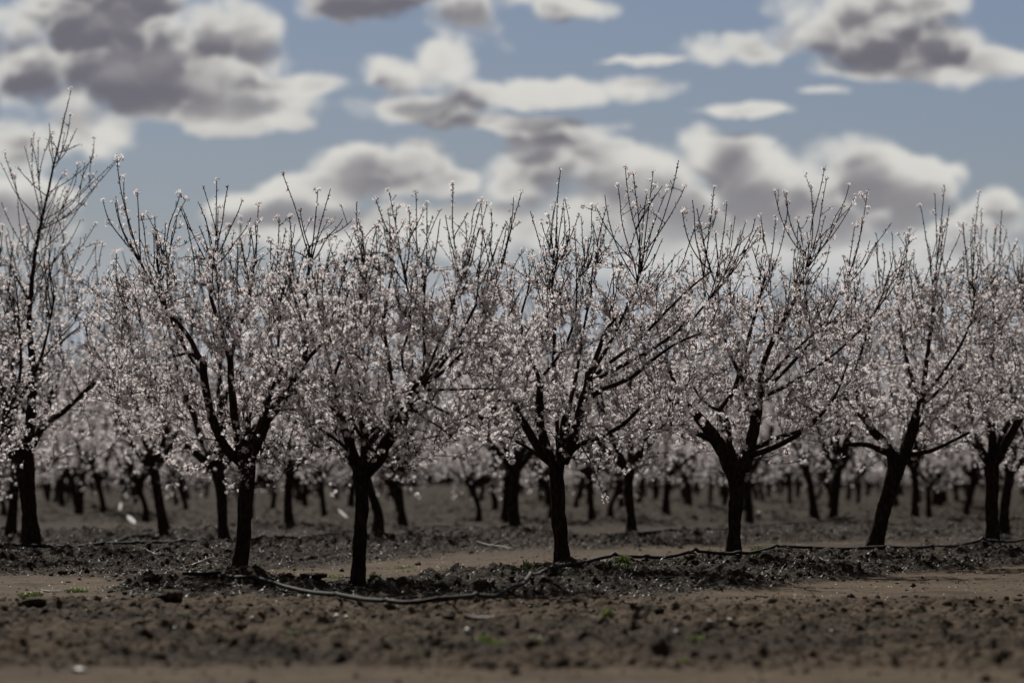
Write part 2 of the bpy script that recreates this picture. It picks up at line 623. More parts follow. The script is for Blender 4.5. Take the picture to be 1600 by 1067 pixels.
tag(ground, kind='structure')


# clods and litter scattered over the berms and the headland
def blob_mesh(n, pos, size, seedm, flatten=.6):
    import bmesh
    bm = bmesh.new()
    bmesh.ops.create_icosphere(bm, subdivisions=1, radius=1)
    bv = np.array([v.co[:] for v in bm.verts])
    bf = np.array([[v.index for v in f.verts] for f in bm.faces])
    bm.free()
    k = len(bv)
    rr = seedm.uniform(.65, 1.25, (n, k, 1))
    ang = seedm.uniform(0, 6.28, n)
    V = bv[None] * rr
    V = V * (size[:, None, None] * np.stack([seedm.uniform(.7, 1.4, n), seedm.uniform(.7, 1.3, n), seedm.uniform(.4, .9, n) * flatten / .6], -1)[:, None, :])
    c, s_ = np.cos(ang)[:, None], np.sin(ang)[:, None]
    V = np.stack([V[..., 0] * c - V[..., 1] * s_, V[..., 0] * s_ + V[..., 1] * c, V[..., 2]], -1) + pos[:, None, :]
    Fc = bf[None] + (np.arange(n) * k)[:, None, None]
    return V.reshape(-1, 3), Fc.reshape(-1, 3)


sm = np.random.RandomState(21)
N = 120000
yy_ = sm.uniform(22, 75, N)
xx_ = sm.uniform(-1.12, 1.12, N) * .128 * yy_
bb = np.clip(berm(xx_, yy_) / .03, 0, 1)
fgm = ((yy_ < 38.5) & (yy_ > 24.6)) * .42
keep = sm.rand(N) < np.maximum(bb * .8, fgm + .03)
xx_, yy_ = xx_[keep], yy_[keep]
sz = sm.lognormal(-4.75, .6, len(xx_)).clip(.004, .05)
sz = np.where(yy_ < 37.5, sz * .95, sz)
zz_ = ground_h(xx_, yy_) + sz * .2
Vc, Fc = blob_mesh(len(xx_), np.stack([xx_, yy_, zz_], -1), sz, sm)
clods = link('soil_clods', newmesh('soil_clods', Vc, [Fc], [clodm]))
tag(clods, 'loose dark soil clods scattered over the tree rows and the near headland', 'soil clods', kind='stuff')

# fine dead twigs and leaf litter on the berms
N = 60000
yy_ = sm.uniform(36, 80, N)
xx_ = sm.uniform(-1.1, 1.1, N) * .128 * yy_
keep = sm.rand(N) < np.clip(berm(xx_, yy_) / .03, 0.02, 1)
xx_, yy_ = xx_[keep], yy_[keep]
n_ = len(xx_)
ln = sm.uniform(.02, .11, n_)
an = sm.uniform(0, 6.28, n_)
zz_ = ground_h(xx_, yy_) + .006
el = sm.uniform(-.1, .5, n_)
d_ = np.stack([np.cos(an) * np.cos(el), np.sin(an) * np.cos(el), np.sin(el)], -1) * ln[:, None]
s_ = np.stack([-np.sin(an), np.cos(an), np.zeros(n_)], -1) * sm.uniform(.002, .008, n_)[:, None]
p_ = np.stack([xx_, yy_, zz_], -1)
up = np.array([0, 0, .005])
Vl = np.stack([p_ - s_, p_ + s_, p_ + up + d_ * .5 + s_ * 0, p_ + d_ + s_ * .4, p_ + d_ - s_ * .4], 1)
i0 = (np.arange(n_) * 5)[:, None]
Fl = np.concatenate([i0 + np.array([[0, 1, 2]]), i0 + np.array([[2, 3, 4]]), i0 + np.array([[1, 3, 2]]), i0 + np.array([[0, 2, 4]])])
lit = link('leaf_litter', newmesh('leaf_litter', Vl.reshape(-1, 3), [Fl], [litterm]))
tag(lit, 'dry twigs and leaf litter strewn over the raised tree rows', 'leaf litter', kind='stuff')


N = 9000
yy_ = sm.uniform(34, 95, N)
xx_ = sm.uniform(-1.1, 1.1, N) * .128 * yy_
keep = sm.rand(N) < np.clip(berm(xx_, yy_) / .05, 0.12, .8)
xx_, yy_ = xx_[keep], yy_[keep]
n_ = len(xx_)
c_ = np.stack([xx_, yy_, ground_h(xx_, yy_) + .012], -1)
a_ = sm.normal(0, 1, (n_, 3)) * np.array([1, 1, .35])
a_ /= np.linalg.norm(a_, axis=1, keepdims=True)
b__ = np.cross(a_, sm.normal(0, .3, (n_, 3)) + np.array([0, 0, 1]))
w_ = sm.uniform(.005, .009, (n_, 1))
Vp = np.stack([c_ - a_ * w_, c_ + b__ * w_ * .7 + np.array([0, 0, .003]), c_ + a_ * w_, c_ - b__ * w_ * .7 + np.array([0, 0, .003])], 1)
Fp = (np.arange(n_) * 4)[:, None] + np.arange(4)[None]
fpt = link('fallen_petals', newmesh('fallen_petals', Vp.reshape(-1, 3), [Fp], [petal_m]))
tag(fpt, 'tiny fallen white petals dotting the soil of the tree rows', 'petals', kind='stuff')

# ------------------------------------------------------------------ trees
def flowers(pos, out, size, rng, lod=0):
    """flower meshes at pos facing out; returns V, faces, material index"""
    n = len(pos)
    o = out + rng.normal(0, .45, (n, 3))
    o /= np.linalg.norm(o, axis=1, keepdims=True) + 1e-9
    a = np.cross(o, rng.normal(0, 1, (n, 3)))
    a /= np.linalg.norm(a, axis=1, keepdims=True) + 1e-9
    b = np.cross(o, a)
    if lod:
        k = 4
        cup = rng.uniform(-.2, .5, n)
        Vs = [pos]
        for i in range(k):
            t = i / k * 2 * math.pi
            rr = (size * rng.uniform(.7, 1.15, n))[:, None]
            Vs.append(pos + rr * (cos(t) * a + sin(t) * b + o * (cup * rng.uniform(.3, 1.4, n))[:, None]))
        V = np.stack(Vs, 1)
        i0 = (np.arange(n) * 5)[:, None]
        Fq = np.concatenate([i0 + np.array([[0, 1, 2]]), i0 + np.array([[0, 3, 4]]), i0 + np.array([[0, 2, 3]])])
        return V.reshape(-1, 3), [Fq], np.zeros(len(Fq), int)
    cup = rng.uniform(.05, .8, n)
    Vs = []
    for i in range(5):
        t = i / 5 * 2 * math.pi
        for (dt, rad, lift) in ((-.52, .66, .75), (0, 1.0, 1.0), (.52, .66, .75)):
            rr = size * rad * rng.uniform(.9, 1.1, n)
            c_ = np.cos(t + dt)
            s2 = np.sin(t + dt)
            Vs.append(pos + (rr[:, None]) * (c_ * a + s2 * b) + o * (size * cup * lift * rad * rng.uniform(.7, 1.2, n))[:, None])
    Vs.append(pos)
    for i in range(3):
        t = i / 3 * 2 * math.pi
        Vs.append(pos + (size * .26)[:, None] * (cos(t) * a + sin(t) * b) + o * (size * .12)[:, None])
    Vs.append(pos - o * (size * .45)[:, None])
    V = np.stack(Vs, 1)
    K = V.shape[1]
    i0 = (np.arange(n) * K)[:, None]
    Fq = np.concatenate([i0 + np.array([[15, 3 * i, 3 * i + 1, 3 * i + 2]]) for i in range(5)])
    Ft = np.concatenate([i0 + np.array([[q1, q2, 19]]) for (q1, q2) in ((16, 17), (17, 18), (18, 16))])
    return V.reshape(-1, 3), [Fq, Ft], np.r_[np.zeros(len(Fq), int), np.ones(len(Ft), int)]


class Skel:
    def __init__(s):
        s.p, s.r, s.d = [], [], []

    def add(s, pts, rad):
        d = np.gradient(pts, axis=0)
        d /= np.linalg.norm(d, axis=1, keepdims=True) + 1e-9
        s.p.append(pts)
        s.r.append(rad)
        s.d.append(d)
        s._c = None

    def arr(s):
        if s._c is None:
            s._c = (np.vstack(s.p), np.concatenate(s.r), np.vstack(s.d))
        return s._c


def make_tree(Y0, base, trunk, limbs, leaders, fans, env, seed, ntw=230, detail=1, bloomtop=(490, 320), flower_r=.0205, dens=1.0, thick=1.2, label=None, group=None, sprigs=(), name='almond_tree'):
    """Everything is given in photo pixels at the tree's own distance Y0; real depth is added per branch.
    trunk [(px,py,rpx)], limbs [[(px,py,rpx,depth_m)...]], leaders the same, fans [(ox,oy,depth,[(tx,ty)...])], env (cx,cy,rx,ry_up,ry_down,depth radius m)"""
    rng = np.random.RandomState(seed)
    S = Y0 / F
    bx, by = base
    B = P(bx, by, Y0)
    gz = H1(B[0], B[1])
    B[2] = gz
    root = bpy.data.objects.new(name, None)
    C.objects.link(root)
    root.location = B
    root.empty_display_size = .2

    def Q(px, py, dep=0.0):
        return np.array([(px - 800) / F * Y0, Y0 + dep, CAMZ + (HOR - py) / F * Y0])

    sk = Skel()
    # trunk
    tp = [Q(x, y) for x, y, r in trunk]
    tr = [r * S * .87 for x, y, r in trunk]
    p0 = tp[0].copy()
    p0[2] = min(p0[2], gz) - .12
    tp = [p0 + np.array([0, 0, 0])] + tp
    tr[0] *= 1.13
    tr = [tr[0] * 1.5] + tr
    tp, tr = resample(tp, tr, .025 if detail else .08)
    T = Tubes()
    T.add(tp, tr, 18 if detail else 8, rough=.22 if detail else .12, freq=7)
    link('trunk', T.build('trunk', bark, B), root)
    fork = tp[-1]
    # limbs
    cores = []
    for L in limbs:
        pts = [Q(x, y, d) for x, y, r, d in L]
        rad = [r * S * .84 for x, y, r, d in L]
        pts, rad = resample(pts, rad, .03 if detail else .08)
        T = Tubes()
        T.add(pts, rad, 12 if detail else 6, rough=.25, freq=8)
        link('limb', T.build('limb', bark, B), root)
        sk.add(pts, rad)
        cores.append(pts)
    TW = Tubes()
    fl_p, fl_o = [], []

    def zpy(z):
        return HOR - (z - CAMZ) / S

    def bloom(pts, rad, tip=.5, mult=1.0, start=.12):
        L = np.r_[0, np.cumsum(np.linalg.norm(np.diff(pts, axis=0), axis=1))]
        tot = L[-1]
        s = start * tot
        while s < tot:
            s += rng.exponential(.030 if detail else .04)
            if s > tot:
                break
            p = np.array([np.interp(s, L, pts[:, i]) for i in range(3)])
            py = zpy(p[2])
            f = np.clip((py - bloomtop[1]) / (bloomtop[0] - bloomtop[1]), 0.0, 1) * mult
            f = .20 + .80 * f * f
            df = np.linalg.norm(p - fork)
            f *= np.clip((df - .25) / .6, .12, 1)
            side = rng.normal(0, 1, 3)
            side /= np.linalg.norm(side)
            if rng.rand() < f * dens * .39:
                k = rng.randint(2, 6)
                c = p + side * rng.uniform(.005, .03)
                for _ in range(k):
                    dd = side + rng.normal(0, .8, 3)
                    dd /= np.linalg.norm(dd)
                    fl_p.append(c + dd * rng.uniform(.008, .032))
                    fl_o.append(dd)
            elif detail and rng.rand() < .9:
                ln = rng.uniform(.010, .030)
                r = .0040
                TW.add([p, p + (side * .9 + np.array([0, 0, .6])) * ln], [r, r * 1.1], 3)
        if rng.rand() < tip:
            c = pts[-1]
            for _ in range(rng.randint(4, 10)):
                dd = rng.normal(0, 1, 3) + np.array([0, 0, .4])
                dd /= np.linalg.norm(dd)
                fl_p.append(c + dd * rng.uniform(.012, .034))
                fl_o.append(dd)

    def bez(a, da, b_, bend):
        L = np.linalg.norm(b_ - a)
        c = a + da * L * bend + rng.normal(0, .04, 3) * L
        n = max(4, int(L / (.05 if detail else .12)))
        t = np.linspace(0, 1, n)[:, None]
        p = (1 - t) ** 2 * a + 2 * t * (1 - t) * c + t * t * b_
        w = np.sin(t * math.pi) * rng.normal(0, .008, 3) + np.sin(t * 2 * math.pi * rng.uniform(.8, 1.6)) * rng.normal(0, .007, 3)
        return p + w * min(1, L * 2)

    tx = 5 if detail else 3
    for L in leaders:
        pts = [Q(x, y, d) for x, y, r, d in L]
        rad = [max(.0036, r * S * (.95 - .35 * i / (len(L) - 1))) for i, (x, y, r, d) in enumerate(L)]
        pts, rad = resample(pts, rad, .05 if detail else .1)
        pts = pts + np.cumsum(rng.normal(0, .0016, pts.shape), axis=0)
        TW.add(pts, rad, 7 if detail else 4, rough=.15)
        sk.add(pts, rad)
        bloom(pts, rad, .3, .8)
    # fan shoots at the top
    for ox, oy, dep, tips in fans:
        o = Q(ox, oy, dep)
        for (tx_, ty_) in tips:
            t = Q(tx_, ty_, dep + rng.uniform(-.22, .22))
            sp_ = sk.arr()[0]
            oo = sp_[int(np.argmin(np.linalg.norm(sp_ - (o - np.array([0, 0, rng.uniform(-.02, .30)])), axis=1)))]
            d0 = (t - oo)
            Lh = np.linalg.norm(d0)
            d0 = d0 / Lh
            d0 = d0 + np.array([d0[0] * .5, 0, 0])
            pts = bez(oo, d0 / np.linalg.norm(d0), t, .5)
            rad = np.linspace(.0062, .0036, len(pts)) * thick
            TW.add(pts, rad, tx)
            sk.add(pts[:max(2, len(pts) * 2 // 3)], rad[:max(2, len(pts) * 2 // 3)])
            bloom(pts, rad, .75, .9)
            # a few side spurs
            for _ in range(rng.randint(0, 3)):
                i = rng.randint(len(pts) // 4, max(len(pts) // 4 + 1, len(pts) - 1))
                dd = rng.normal(0, 1, 3) * np.array([1, .6, .3]) + np.array([0, 0, .9])
                dd /= np.linalg.norm(dd)
                e = pts[i] + dd * rng.uniform(.05, .2)
                q = bez(pts[i], dd, e, .4)
                TW.add(q, np.linspace(.0042, .003, len(q)), 3)
                bloom(q, None, .6, 1.)
    # crown fill: shoots growing towards scattered targets from the nearest older wood
    cx, cy, rx, ryu, ryd, rd = env
    n = int(ntw * 1.35)
    rx, ryu, ryd = rx * 1.24, ryu * 1.12, ryd * 1.27
    u = rng.normal(0, 1, (n, 3))
    u /= np.linalg.norm(u, axis=1, keepdims=True)
    rr = rng.uniform(.18, 1, n) ** (1 / 1.9)
    u *= rr[:, None]
    tg = np.empty((n, 3))
    tg[:, 0] = (cx + u[:, 0] * rx - 800) / F * Y0
    tg[:, 1] = Y0 + u[:, 1] * rd
    tg[:, 2] = CAMZ + (HOR - (cy - np.where(u[:, 2] > 0, u[:, 2] * ryu, u[:, 2] * ryd))) * S
    order = np.argsort(np.linalg.norm(tg - fork, axis=1) + rng.normal(0, .1, n))
    outc = Q(cx, cy + 90)
    for t in tg[order]:
        sp_, sr_, sd_ = sk.arr()
        dv = t - sp_
        dist = np.linalg.norm(dv, axis=1)
        cost = dist + np.clip(-dv[:, 2] + .02, 0, 1) * 1.2 + rng.normal(0, .04, len(dist))
        cost[dist < .12] = 9
        ct = (dv * sd_).sum(1) / (dist + 1e-6)
        cost = cost + .25 * dist * (1 - ct)
        i = int(np.argmin(cost))
        if cost[i] > 3:
            continue
        a = sp_[i]
        L = dist[i]
        d0 = dv[i] / L * .6 + sd_[i] * .5 + np.array([0, 0, .15])
        d0 /= np.linalg.norm(d0)
        pts = bez(a, d0, t, .45)
        r0 = min(sr_[i] * .75, (.0040 + .0042 * L)) * thick
        r0 = max(r0, .0034)
        rad = np.linspace(r0 * 1.12, .0034, len(pts))
        TW.add(pts, rad, tx)
        sk.add(pts, rad)
        bloom(pts, rad, .35, 1.0, .05)
        # a continuing shoot, more upright, beyond the target
        for _ in range(rng.randint(1, 4)):
            j = rng.randint(len(pts) // 3, len(pts))
            dd = (pts[-1] - pts[0]) / L * .7 + np.array([0, 0, .55]) + rng.normal(0, .5, 3)
            dd /= np.linalg.norm(dd)
            e = pts[j] + dd * rng.uniform(.10, .38)
            q = bez(pts[j], dd, e, .4)
            TW.add(q, np.linspace(.0040, .0028, len(q)), 3)
            bloom(q, None, .3, 1.0, .0)
    # upright water shoots over the top of the crown
    sp_, sr_, sd_ = sk.arr()
    zt = np.percentile(sp_[:, 2], 62)
    cand = np.nonzero(sp_[:, 2] > zt)[0]
    for _ in range(70 if detail else 34):
        a = sp_[cand[rng.randint(len(cand))]]
        dd = np.array([(a[0] - fork[0]) * .28, (a[1] - fork[1]) * .28, .8]) + rng.normal(0, .16, 3)
        dd /= np.linalg.norm(dd)
        e = a + dd * rng.uniform(.22, .75)
        if fans and zpy(e[2]) < min(t_[1] for f_ in fans for t_ in f_[3]) + 25:
            continue
        q = bez(a, dd + rng.normal(0, .25, 3), e, .35)
        TW.add(q, np.linspace(.0050, .0030, len(q)) * thick, 4 if detail else 3)
        bloom(q, None, .5, 1.0, .0)
    for spg in sprigs:
        pts = [Q(x, y, d) for x, y, r, d in spg]
        rad = [max(.0024, r * S * .6) for x, y, r, d in spg]
        pts, rad = resample(pts, rad, .04)
        TW.add(pts, rad, 4)
        bloom(pts, rad, 1.0, 1.6, .1)
        bloom(pts, rad, 1.0, 1.6, .4)
    link('twigs', TW.build('twigs', twigm, B), root)
    fp = np.array(fl_p)
    fo = np.array(fl_o)
    sz = rng.uniform(.75, 1.15, len(fp)) * flower_r
    bud = rng.rand(len(fp)) < .16
    sz = np.where(bud, sz * .5, sz)
    if not detail:
        sz = sz * 1.25
    Vf, Ff, mi = flowers(fp - B, fo, sz, rng, 0 if detail else 1)
    me = newmesh('blossoms', Vf, Ff, [petal_m, calyx_m], mi)
    link('blossoms', me, root)
    tag(root, label, 'almond tree', group)
    return root


GF = 'almond trees along the front edge of the orchard'
FRONT = []
# --- tallest tree, left edge
FRONT.append((50, make_tree(56.5, (50, 857), [(50, 857, 17), (47, 815, 14), (43, 770, 14), (40, 735, 16), (38, 712, 17)],
    [[(32, 716, 10, 0), (22, 690, 8, -.1), (14, 655, 7, -.2), (9, 622, 6.5, -.25)],
     [(42, 715, 12, 0), (46, 670, 10, .05), (49, 610, 8, .05), (50, 560, 6.5, 0)],
     [(44, 708, 7, 0), (70, 668, 5.5, -.2), (108, 640, 4.5, -.35), (155, 597, 3.5, -.5)],
     [(30, 722, 8, 0), (5, 700, 6.5, .2), (-35, 668, 5, .4)],
     [(40, 700, 6, 0), (62, 660, 5, .35), (75, 610, 4, .5)]],
    [[(50, 560, 6, 0), (46, 500, 5.2, 0), (50, 450, 4.6, 0), (57, 395, 4, 0), (72, 325, 3, 0), (90, 242, 2.2, 0), (113, 145, 1, 0)],
     [(52, 592, 3, 0), (90, 545, 2.2, -.2), (120, 520, 2, -.4), (162, 497, 1.6, -.5)],
     [(52, 582, 3, 0), (80, 540, 2.2, .2), (112, 500, 1.6, .4)],
     [(9, 622, 5, -.25), (-5, 560, 4, -.3), (-12, 480, 3, -.3), (2, 400, 2, -.3), (3, 340, 1, -.3)],
     [(47, 472, 2.5, 0), (22, 430, 2, .1), (5, 405, 1.3, .2)]],
    [(66, 350, 0, [(2, 256), (10, 242), (180, 252), (152, 290)]), (72, 328, 0, [(40, 230), (52, 228), (186, 250), (155, 268)]),
     (80, 300, 0, [(28, 262), (145, 242), (100, 268)]), (92, 236, 0, [(76, 192), (120, 200), (80, 214), (118, 226), (108, 178)]), (56, 400, .1, [(130, 310), (105, 300), (30, 305), (0, 315)]), (52, 440, 0, [(150, 350), (128, 345), (12, 372)])],
    (45, 545, 165, 175, 160, 1.1), 11, 185, dens=.66, bloomtop=(470, 270),
    label='tallest almond tree, its leader shoot rising far above the rest at the left', group=GF)))
# --- tree with the trunk bent at its foot
FRONT.append((373, make_tree(43.0, (373, 899), [(371, 899, 16), (377, 865, 13), (383, 800, 13), (386, 750, 14), (384, 716, 16)],
    [[(376, 722, 10, 0), (355, 702, 9, -.05), (338, 668, 8, -.1), (326, 625, 7.5, -.12), (321, 590, 7, -.15), (319, 566, 8, -.15)],
     [(380, 718, 9, 0), (370, 680, 8, .1), (362, 625, 7, .15), (359, 580, 6, .2), (357, 556, 5.5, .2)],
     [(389, 722, 12, 0), (402, 690, 12, -.05), (416, 655, 12, -.1), (440, 628, 10, -.12), (455, 600, 8, -.15), (476, 568, 7, -.2)],
     [(387, 715, 9, 0), (384, 680, 7, .2), (387, 645, 5, .25)],
     [(407, 680, 5, -.2), (420, 640, 4, -.35), (432, 600, 3, -.45), (450, 570, 2.6, -.55)],
     [(378, 712, 5, 0), (366, 690, 3.5, .25), (362, 650, 3, .4)]],
    [[(321, 575, 5, -.15), (298, 530, 4.5, -.2), (270, 495, 4, -.3), (238, 440, 3.2, -.35), (208, 385, 2.2, -.4)],
     [(320, 570, 4, -.15), (300, 555, 3, -.4), (270, 562, 2.4, -.7)],
     [(357, 560, 4.5, .2), (340, 500, 4, .15), (326, 455, 3.5, .1), (331, 415, 3.2, .1), (337, 393, 3, .1)],
     [(357, 560, 4, .2), (372, 510, 3.4, .3), (387, 460, 3, .35), (392, 435, 2.6, .35)],
     [(476, 570, 5, -.2), (481, 520, 4.4, -.2), (479, 470, 3.8, -.15), (486, 425, 3.2, -.1), (487, 385, 2.7, -.1)],
     [(321, 590, 3.5, -.15), (285, 540, 3, .2), (255, 470, 2.5, .4), (240, 400, 2, .45)],
     [(473, 572, 4, -.2), (510, 530, 3.2, -.1), (550, 490, 2.6, 0), (580, 450, 2, .1)],
     [(440, 628, 4, -.1), (480, 598, 2.5, .1), (540, 598, 2, .2)],
     [(440, 630, 3.5, -.1), (430, 560, 3, .4), (432, 480, 2.4, .5), (430, 420, 2, .5)]],
    [(337, 393, .1, [(336, 278), (357, 290), (378, 312), (281, 321), (392, 340), (310, 352)]),
     (487, 385, -.1, [(443, 272), (496, 296), (516, 294), (550, 345), (536, 343), (470, 330)]),
     (392, 440, .35, [(402, 318), (398, 345), (386, 352), (376, 372)]), (432, 440, .5, [(431, 337), (449, 335), (420, 372)]),
     (208, 400, -.4, [(190, 252), (183, 318), (222, 305), (165, 318)]), (240, 410, .45, [(274, 296), (268, 335), (236, 335), (250, 345), (214, 330)])],
    (370, 540, 205, 150, 185, 1.15), 22, 330, label='almond tree with its dark trunk bent at the foot, second in the front row', group=GF)))
# --- nearest tree
FRONT.append((560, make_tree(41.0, (560, 924), [(559, 924, 14), (561, 880, 12), (563, 820, 12), (565, 770, 12.5), (564, 738, 14), (563, 728, 15)],
    [[(560, 732, 10, 0), (550, 705, 9, .05), (541, 678, 8, .1), (534, 652, 8, .1)],
     [(570, 742, 10, 0), (588, 722, 12, -.05), (604, 692, 13, -.1), (625, 660, 12, -.12), (642, 627, 11, -.15), (660, 598, 10, -.2)],
     [(566, 730, 8, 0), (569, 700, 7, .15), (572, 678, 6, .2), (588, 668, 4, .25)],
     [(602, 700, 7, -.1), (609, 660, 6, .1), (615, 618, 6, .15)],
     [(553, 662, 3.5, -.2), (572, 690, 4, -.22), (592, 715, 5, -.2)],
     [(551, 708, 5, 0), (550, 680, 5.5, -.15), (552, 655, 4, -.2)],
     [(543, 702, 4, .1), (528, 690, 3, .1), (511, 677, 2.6, .05)],
     [(570, 700, 5, .2), (586, 680, 7, .25), (592, 668, 5, .25)]],
    [[(660, 600, 5, -.2), (688, 575, 4, -.25), (712, 540, 3.6, -.3), (735, 500, 3.2, -.3), (765, 440, 2.4, -.3)],
     [(662, 602, 4, -.2), (695, 583, 4, -.4), (727, 553, 3.4, -.5)],
     [(662, 610, 3, -.2), (700, 609, 2.6, -.25), (760, 607, 2, -.3)],
     [(655, 600, 3.6, -.2), (640, 590, 3, -.1), (628, 560, 2.6, 0), (640, 500, 2.4, .1), (632, 430, 2, .1)],
     [(656, 598, 3.4, -.2), (664, 560, 3, -.1), (662, 500, 2.6, 0), (663, 440, 2.4, 0)],
     [(660, 598, 3.4, -.2), (680, 550, 3, 0), (705, 490, 2.6, .1), (722, 425, 2.2, .1)],
     [(534, 652, 4, .1), (520, 600, 3.4, .2), (540, 540, 3, .3), (560, 470, 2.4, .3), (575, 410, 2, .3)],
     [(534, 655, 4, .1), (505, 625, 3, .3), (480, 600, 2, .5)],
     [(615, 618, 4, .15), (605, 560, 3.4, .35), (598, 500, 3, .45), (610, 420, 2.2, .5)],
     [(652, 622, 2.6, -.2), (690, 640, 2.2, -.35), (745, 668, 1.6, -.5)],
     [(645, 640, 2.6, -.2), (680, 662, 2, -.4), (715, 690, 1.5, -.55)],
     [(658, 600, 3.4, -.2), (690, 560, 3, .3), (740, 520, 2.4, .5), (790, 500, 2, .6)]],
    [(632, 425, .1, [(585, 310), (608, 296), (600, 350), (640, 330)]), (663, 436, 0, [(650, 300), (668, 322), (641, 352), (690, 345)]),
     (722, 425, .1, [(705, 285), (697, 338), (752, 320), (727, 345), (740, 372)]), (575, 420, .3, [(560, 345), (588, 352), (571, 370)]), (765, 440, -.3, [(778, 380), (755, 365)])],
    (625, 545, 180, 150, 165, 1.1), 33, 320, label='nearest almond tree, a slim straight trunk forking into leaning limbs left of centre', group=GF)))
# --- centre
FRONT.append((877, make_tree(45.1, (877, 889), [(878, 889, 15), (877, 855, 13), (873, 800, 12.5), (870, 750, 13), (869, 722, 16)],
    [[(860, 722, 9, 0), (838, 694, 8, -.1), (816, 656, 7, -.2), (797, 621, 6.5, -.3)],
     [(863, 722, 10, 0), (851, 690, 9, .05), (843, 650, 8, .08), (845, 596, 7, .1)],
     [(872, 722, 10, 0), (880, 682, 9, .15), (887, 645, 9, .2)],
     [(880, 722, 10, 0), (897, 682, 9.5, -.1), (906, 642, 9, -.12), (917, 608, 8.5, -.15), (921, 582, 8, -.15)],
     [(906, 642, 6, -.12), (922, 622, 5.5, -.3), (938, 611, 5, -.4)],
     [(885, 712, 6, 0), (908, 694, 4.6, -.25), (945, 679, 4, -.4), (974, 662, 3.6, -.5), (996, 640, 3, -.55)],
     [(872, 712, 4, .1), (870, 640, 3.8, .4), (866, 570, 3.6, .5)],
     [(870, 735, 4, .1), (905, 722, 2.6, .25), (830, 706, 3.5, .5)][:1] + [(848, 716, 4, .2), (826, 700, 3, .3), (792, 680, 2.4, .45)]],
    [[(922, 584, 5, -.15), (934, 550, 4.6, -.2), (946, 518, 4.2, -.25), (962, 496, 4, -.3)],
     [(922, 588, 4, -.15), (950, 540, 3.6, 0), (980, 480, 3.2, .1), (998, 430, 3.4, .1), (1004, 395, 2.6, .1)],
     [(925, 590, 3.6, -.15), (960, 562, 3.4, -.3), (1000, 530, 3.2, -.4), (1058, 470, 2.8, -.5), (1110, 425, 2.2, -.5)],
     [(925, 595, 3.6, -.15), (965, 575, 4, 0), (1020, 543, 3.8, .1), (1080, 500, 3, .2), (1130, 445, 2.2, .2)],
     [(938, 611, 4, -.4), (985, 590, 4.2, -.5), (1012, 566, 4, -.6), (1050, 540, 3, -.7), (1095, 520, 2.2, -.8)],
     [(866, 570, 3.4, .5), (867, 500, 3.6, .4), (864, 445, 3.2, .3), (872, 405, 2.6, .2)],
     [(850, 585, 3, .1), (880, 545, 2.6, -.1), (898, 500, 2.6, -.2), (902, 440, 2, -.3)],
     [(845, 596, 4, .1), (830, 560, 3, .2), (815, 500, 2.6, .3), (830, 430, 2, .3)],
     [(797, 622, 4.5, -.3), (776, 590, 3.6, -.35), (765, 540, 3, -.3), (770, 480, 2.5, -.3), (770, 430, 2.2, -.3)],
     [(797, 622, 3, -.3), (770, 628, 2.4, -.6), (735, 625, 1.8, -.8)],
     [(887, 645, 4.5, .2), (900, 590, 3.6, .5), (910, 520, 3, .7), (925, 450, 2.4, .8)],
     [(843, 605, 3.4, .1), (815, 580, 3, .5), (780, 570, 2.4, .8)]],
    [(1004, 397, .1, [(978, 262), (990, 272), (1022, 265), (1060, 252), (1071, 290), (963, 290), (945, 300), (933, 320), (1012, 300)]),
     (1110, 428, -.5, [(1113, 297), (1078, 318), (1086, 330), (1062, 335)]), (1130, 447, .2, [(1137, 315), (1165, 348), (1182, 342), (1188, 352), (1162, 368)]),
     (872, 405, .2, [(877, 264), (903, 337), (893, 365), (848, 345), (829, 328), (880, 310)]),
     (770, 432, -.3, [(752, 317), (803, 312), (815, 302), (800, 345), (790, 360)]), (925, 450, .8, [(915, 372), (940, 350), (905, 380)]), (902, 445, -.3, [(898, 360), (920, 375)])],
    (925, 550, 195, 150, 150, 1.2), 44, 330, sprigs=[[(905, 692, 2, -.2), (922, 722, 1.6, -.25), (934, 752, 1.2, -.28), (945, 782, .9, -.3)], [(812, 660, 2, -.3), (795, 700, 1.3, -.45), (800, 722, .9, -.5)]],
    label='centre almond tree with a stout upright trunk and a drooping sprig of blossom', group=GF)))
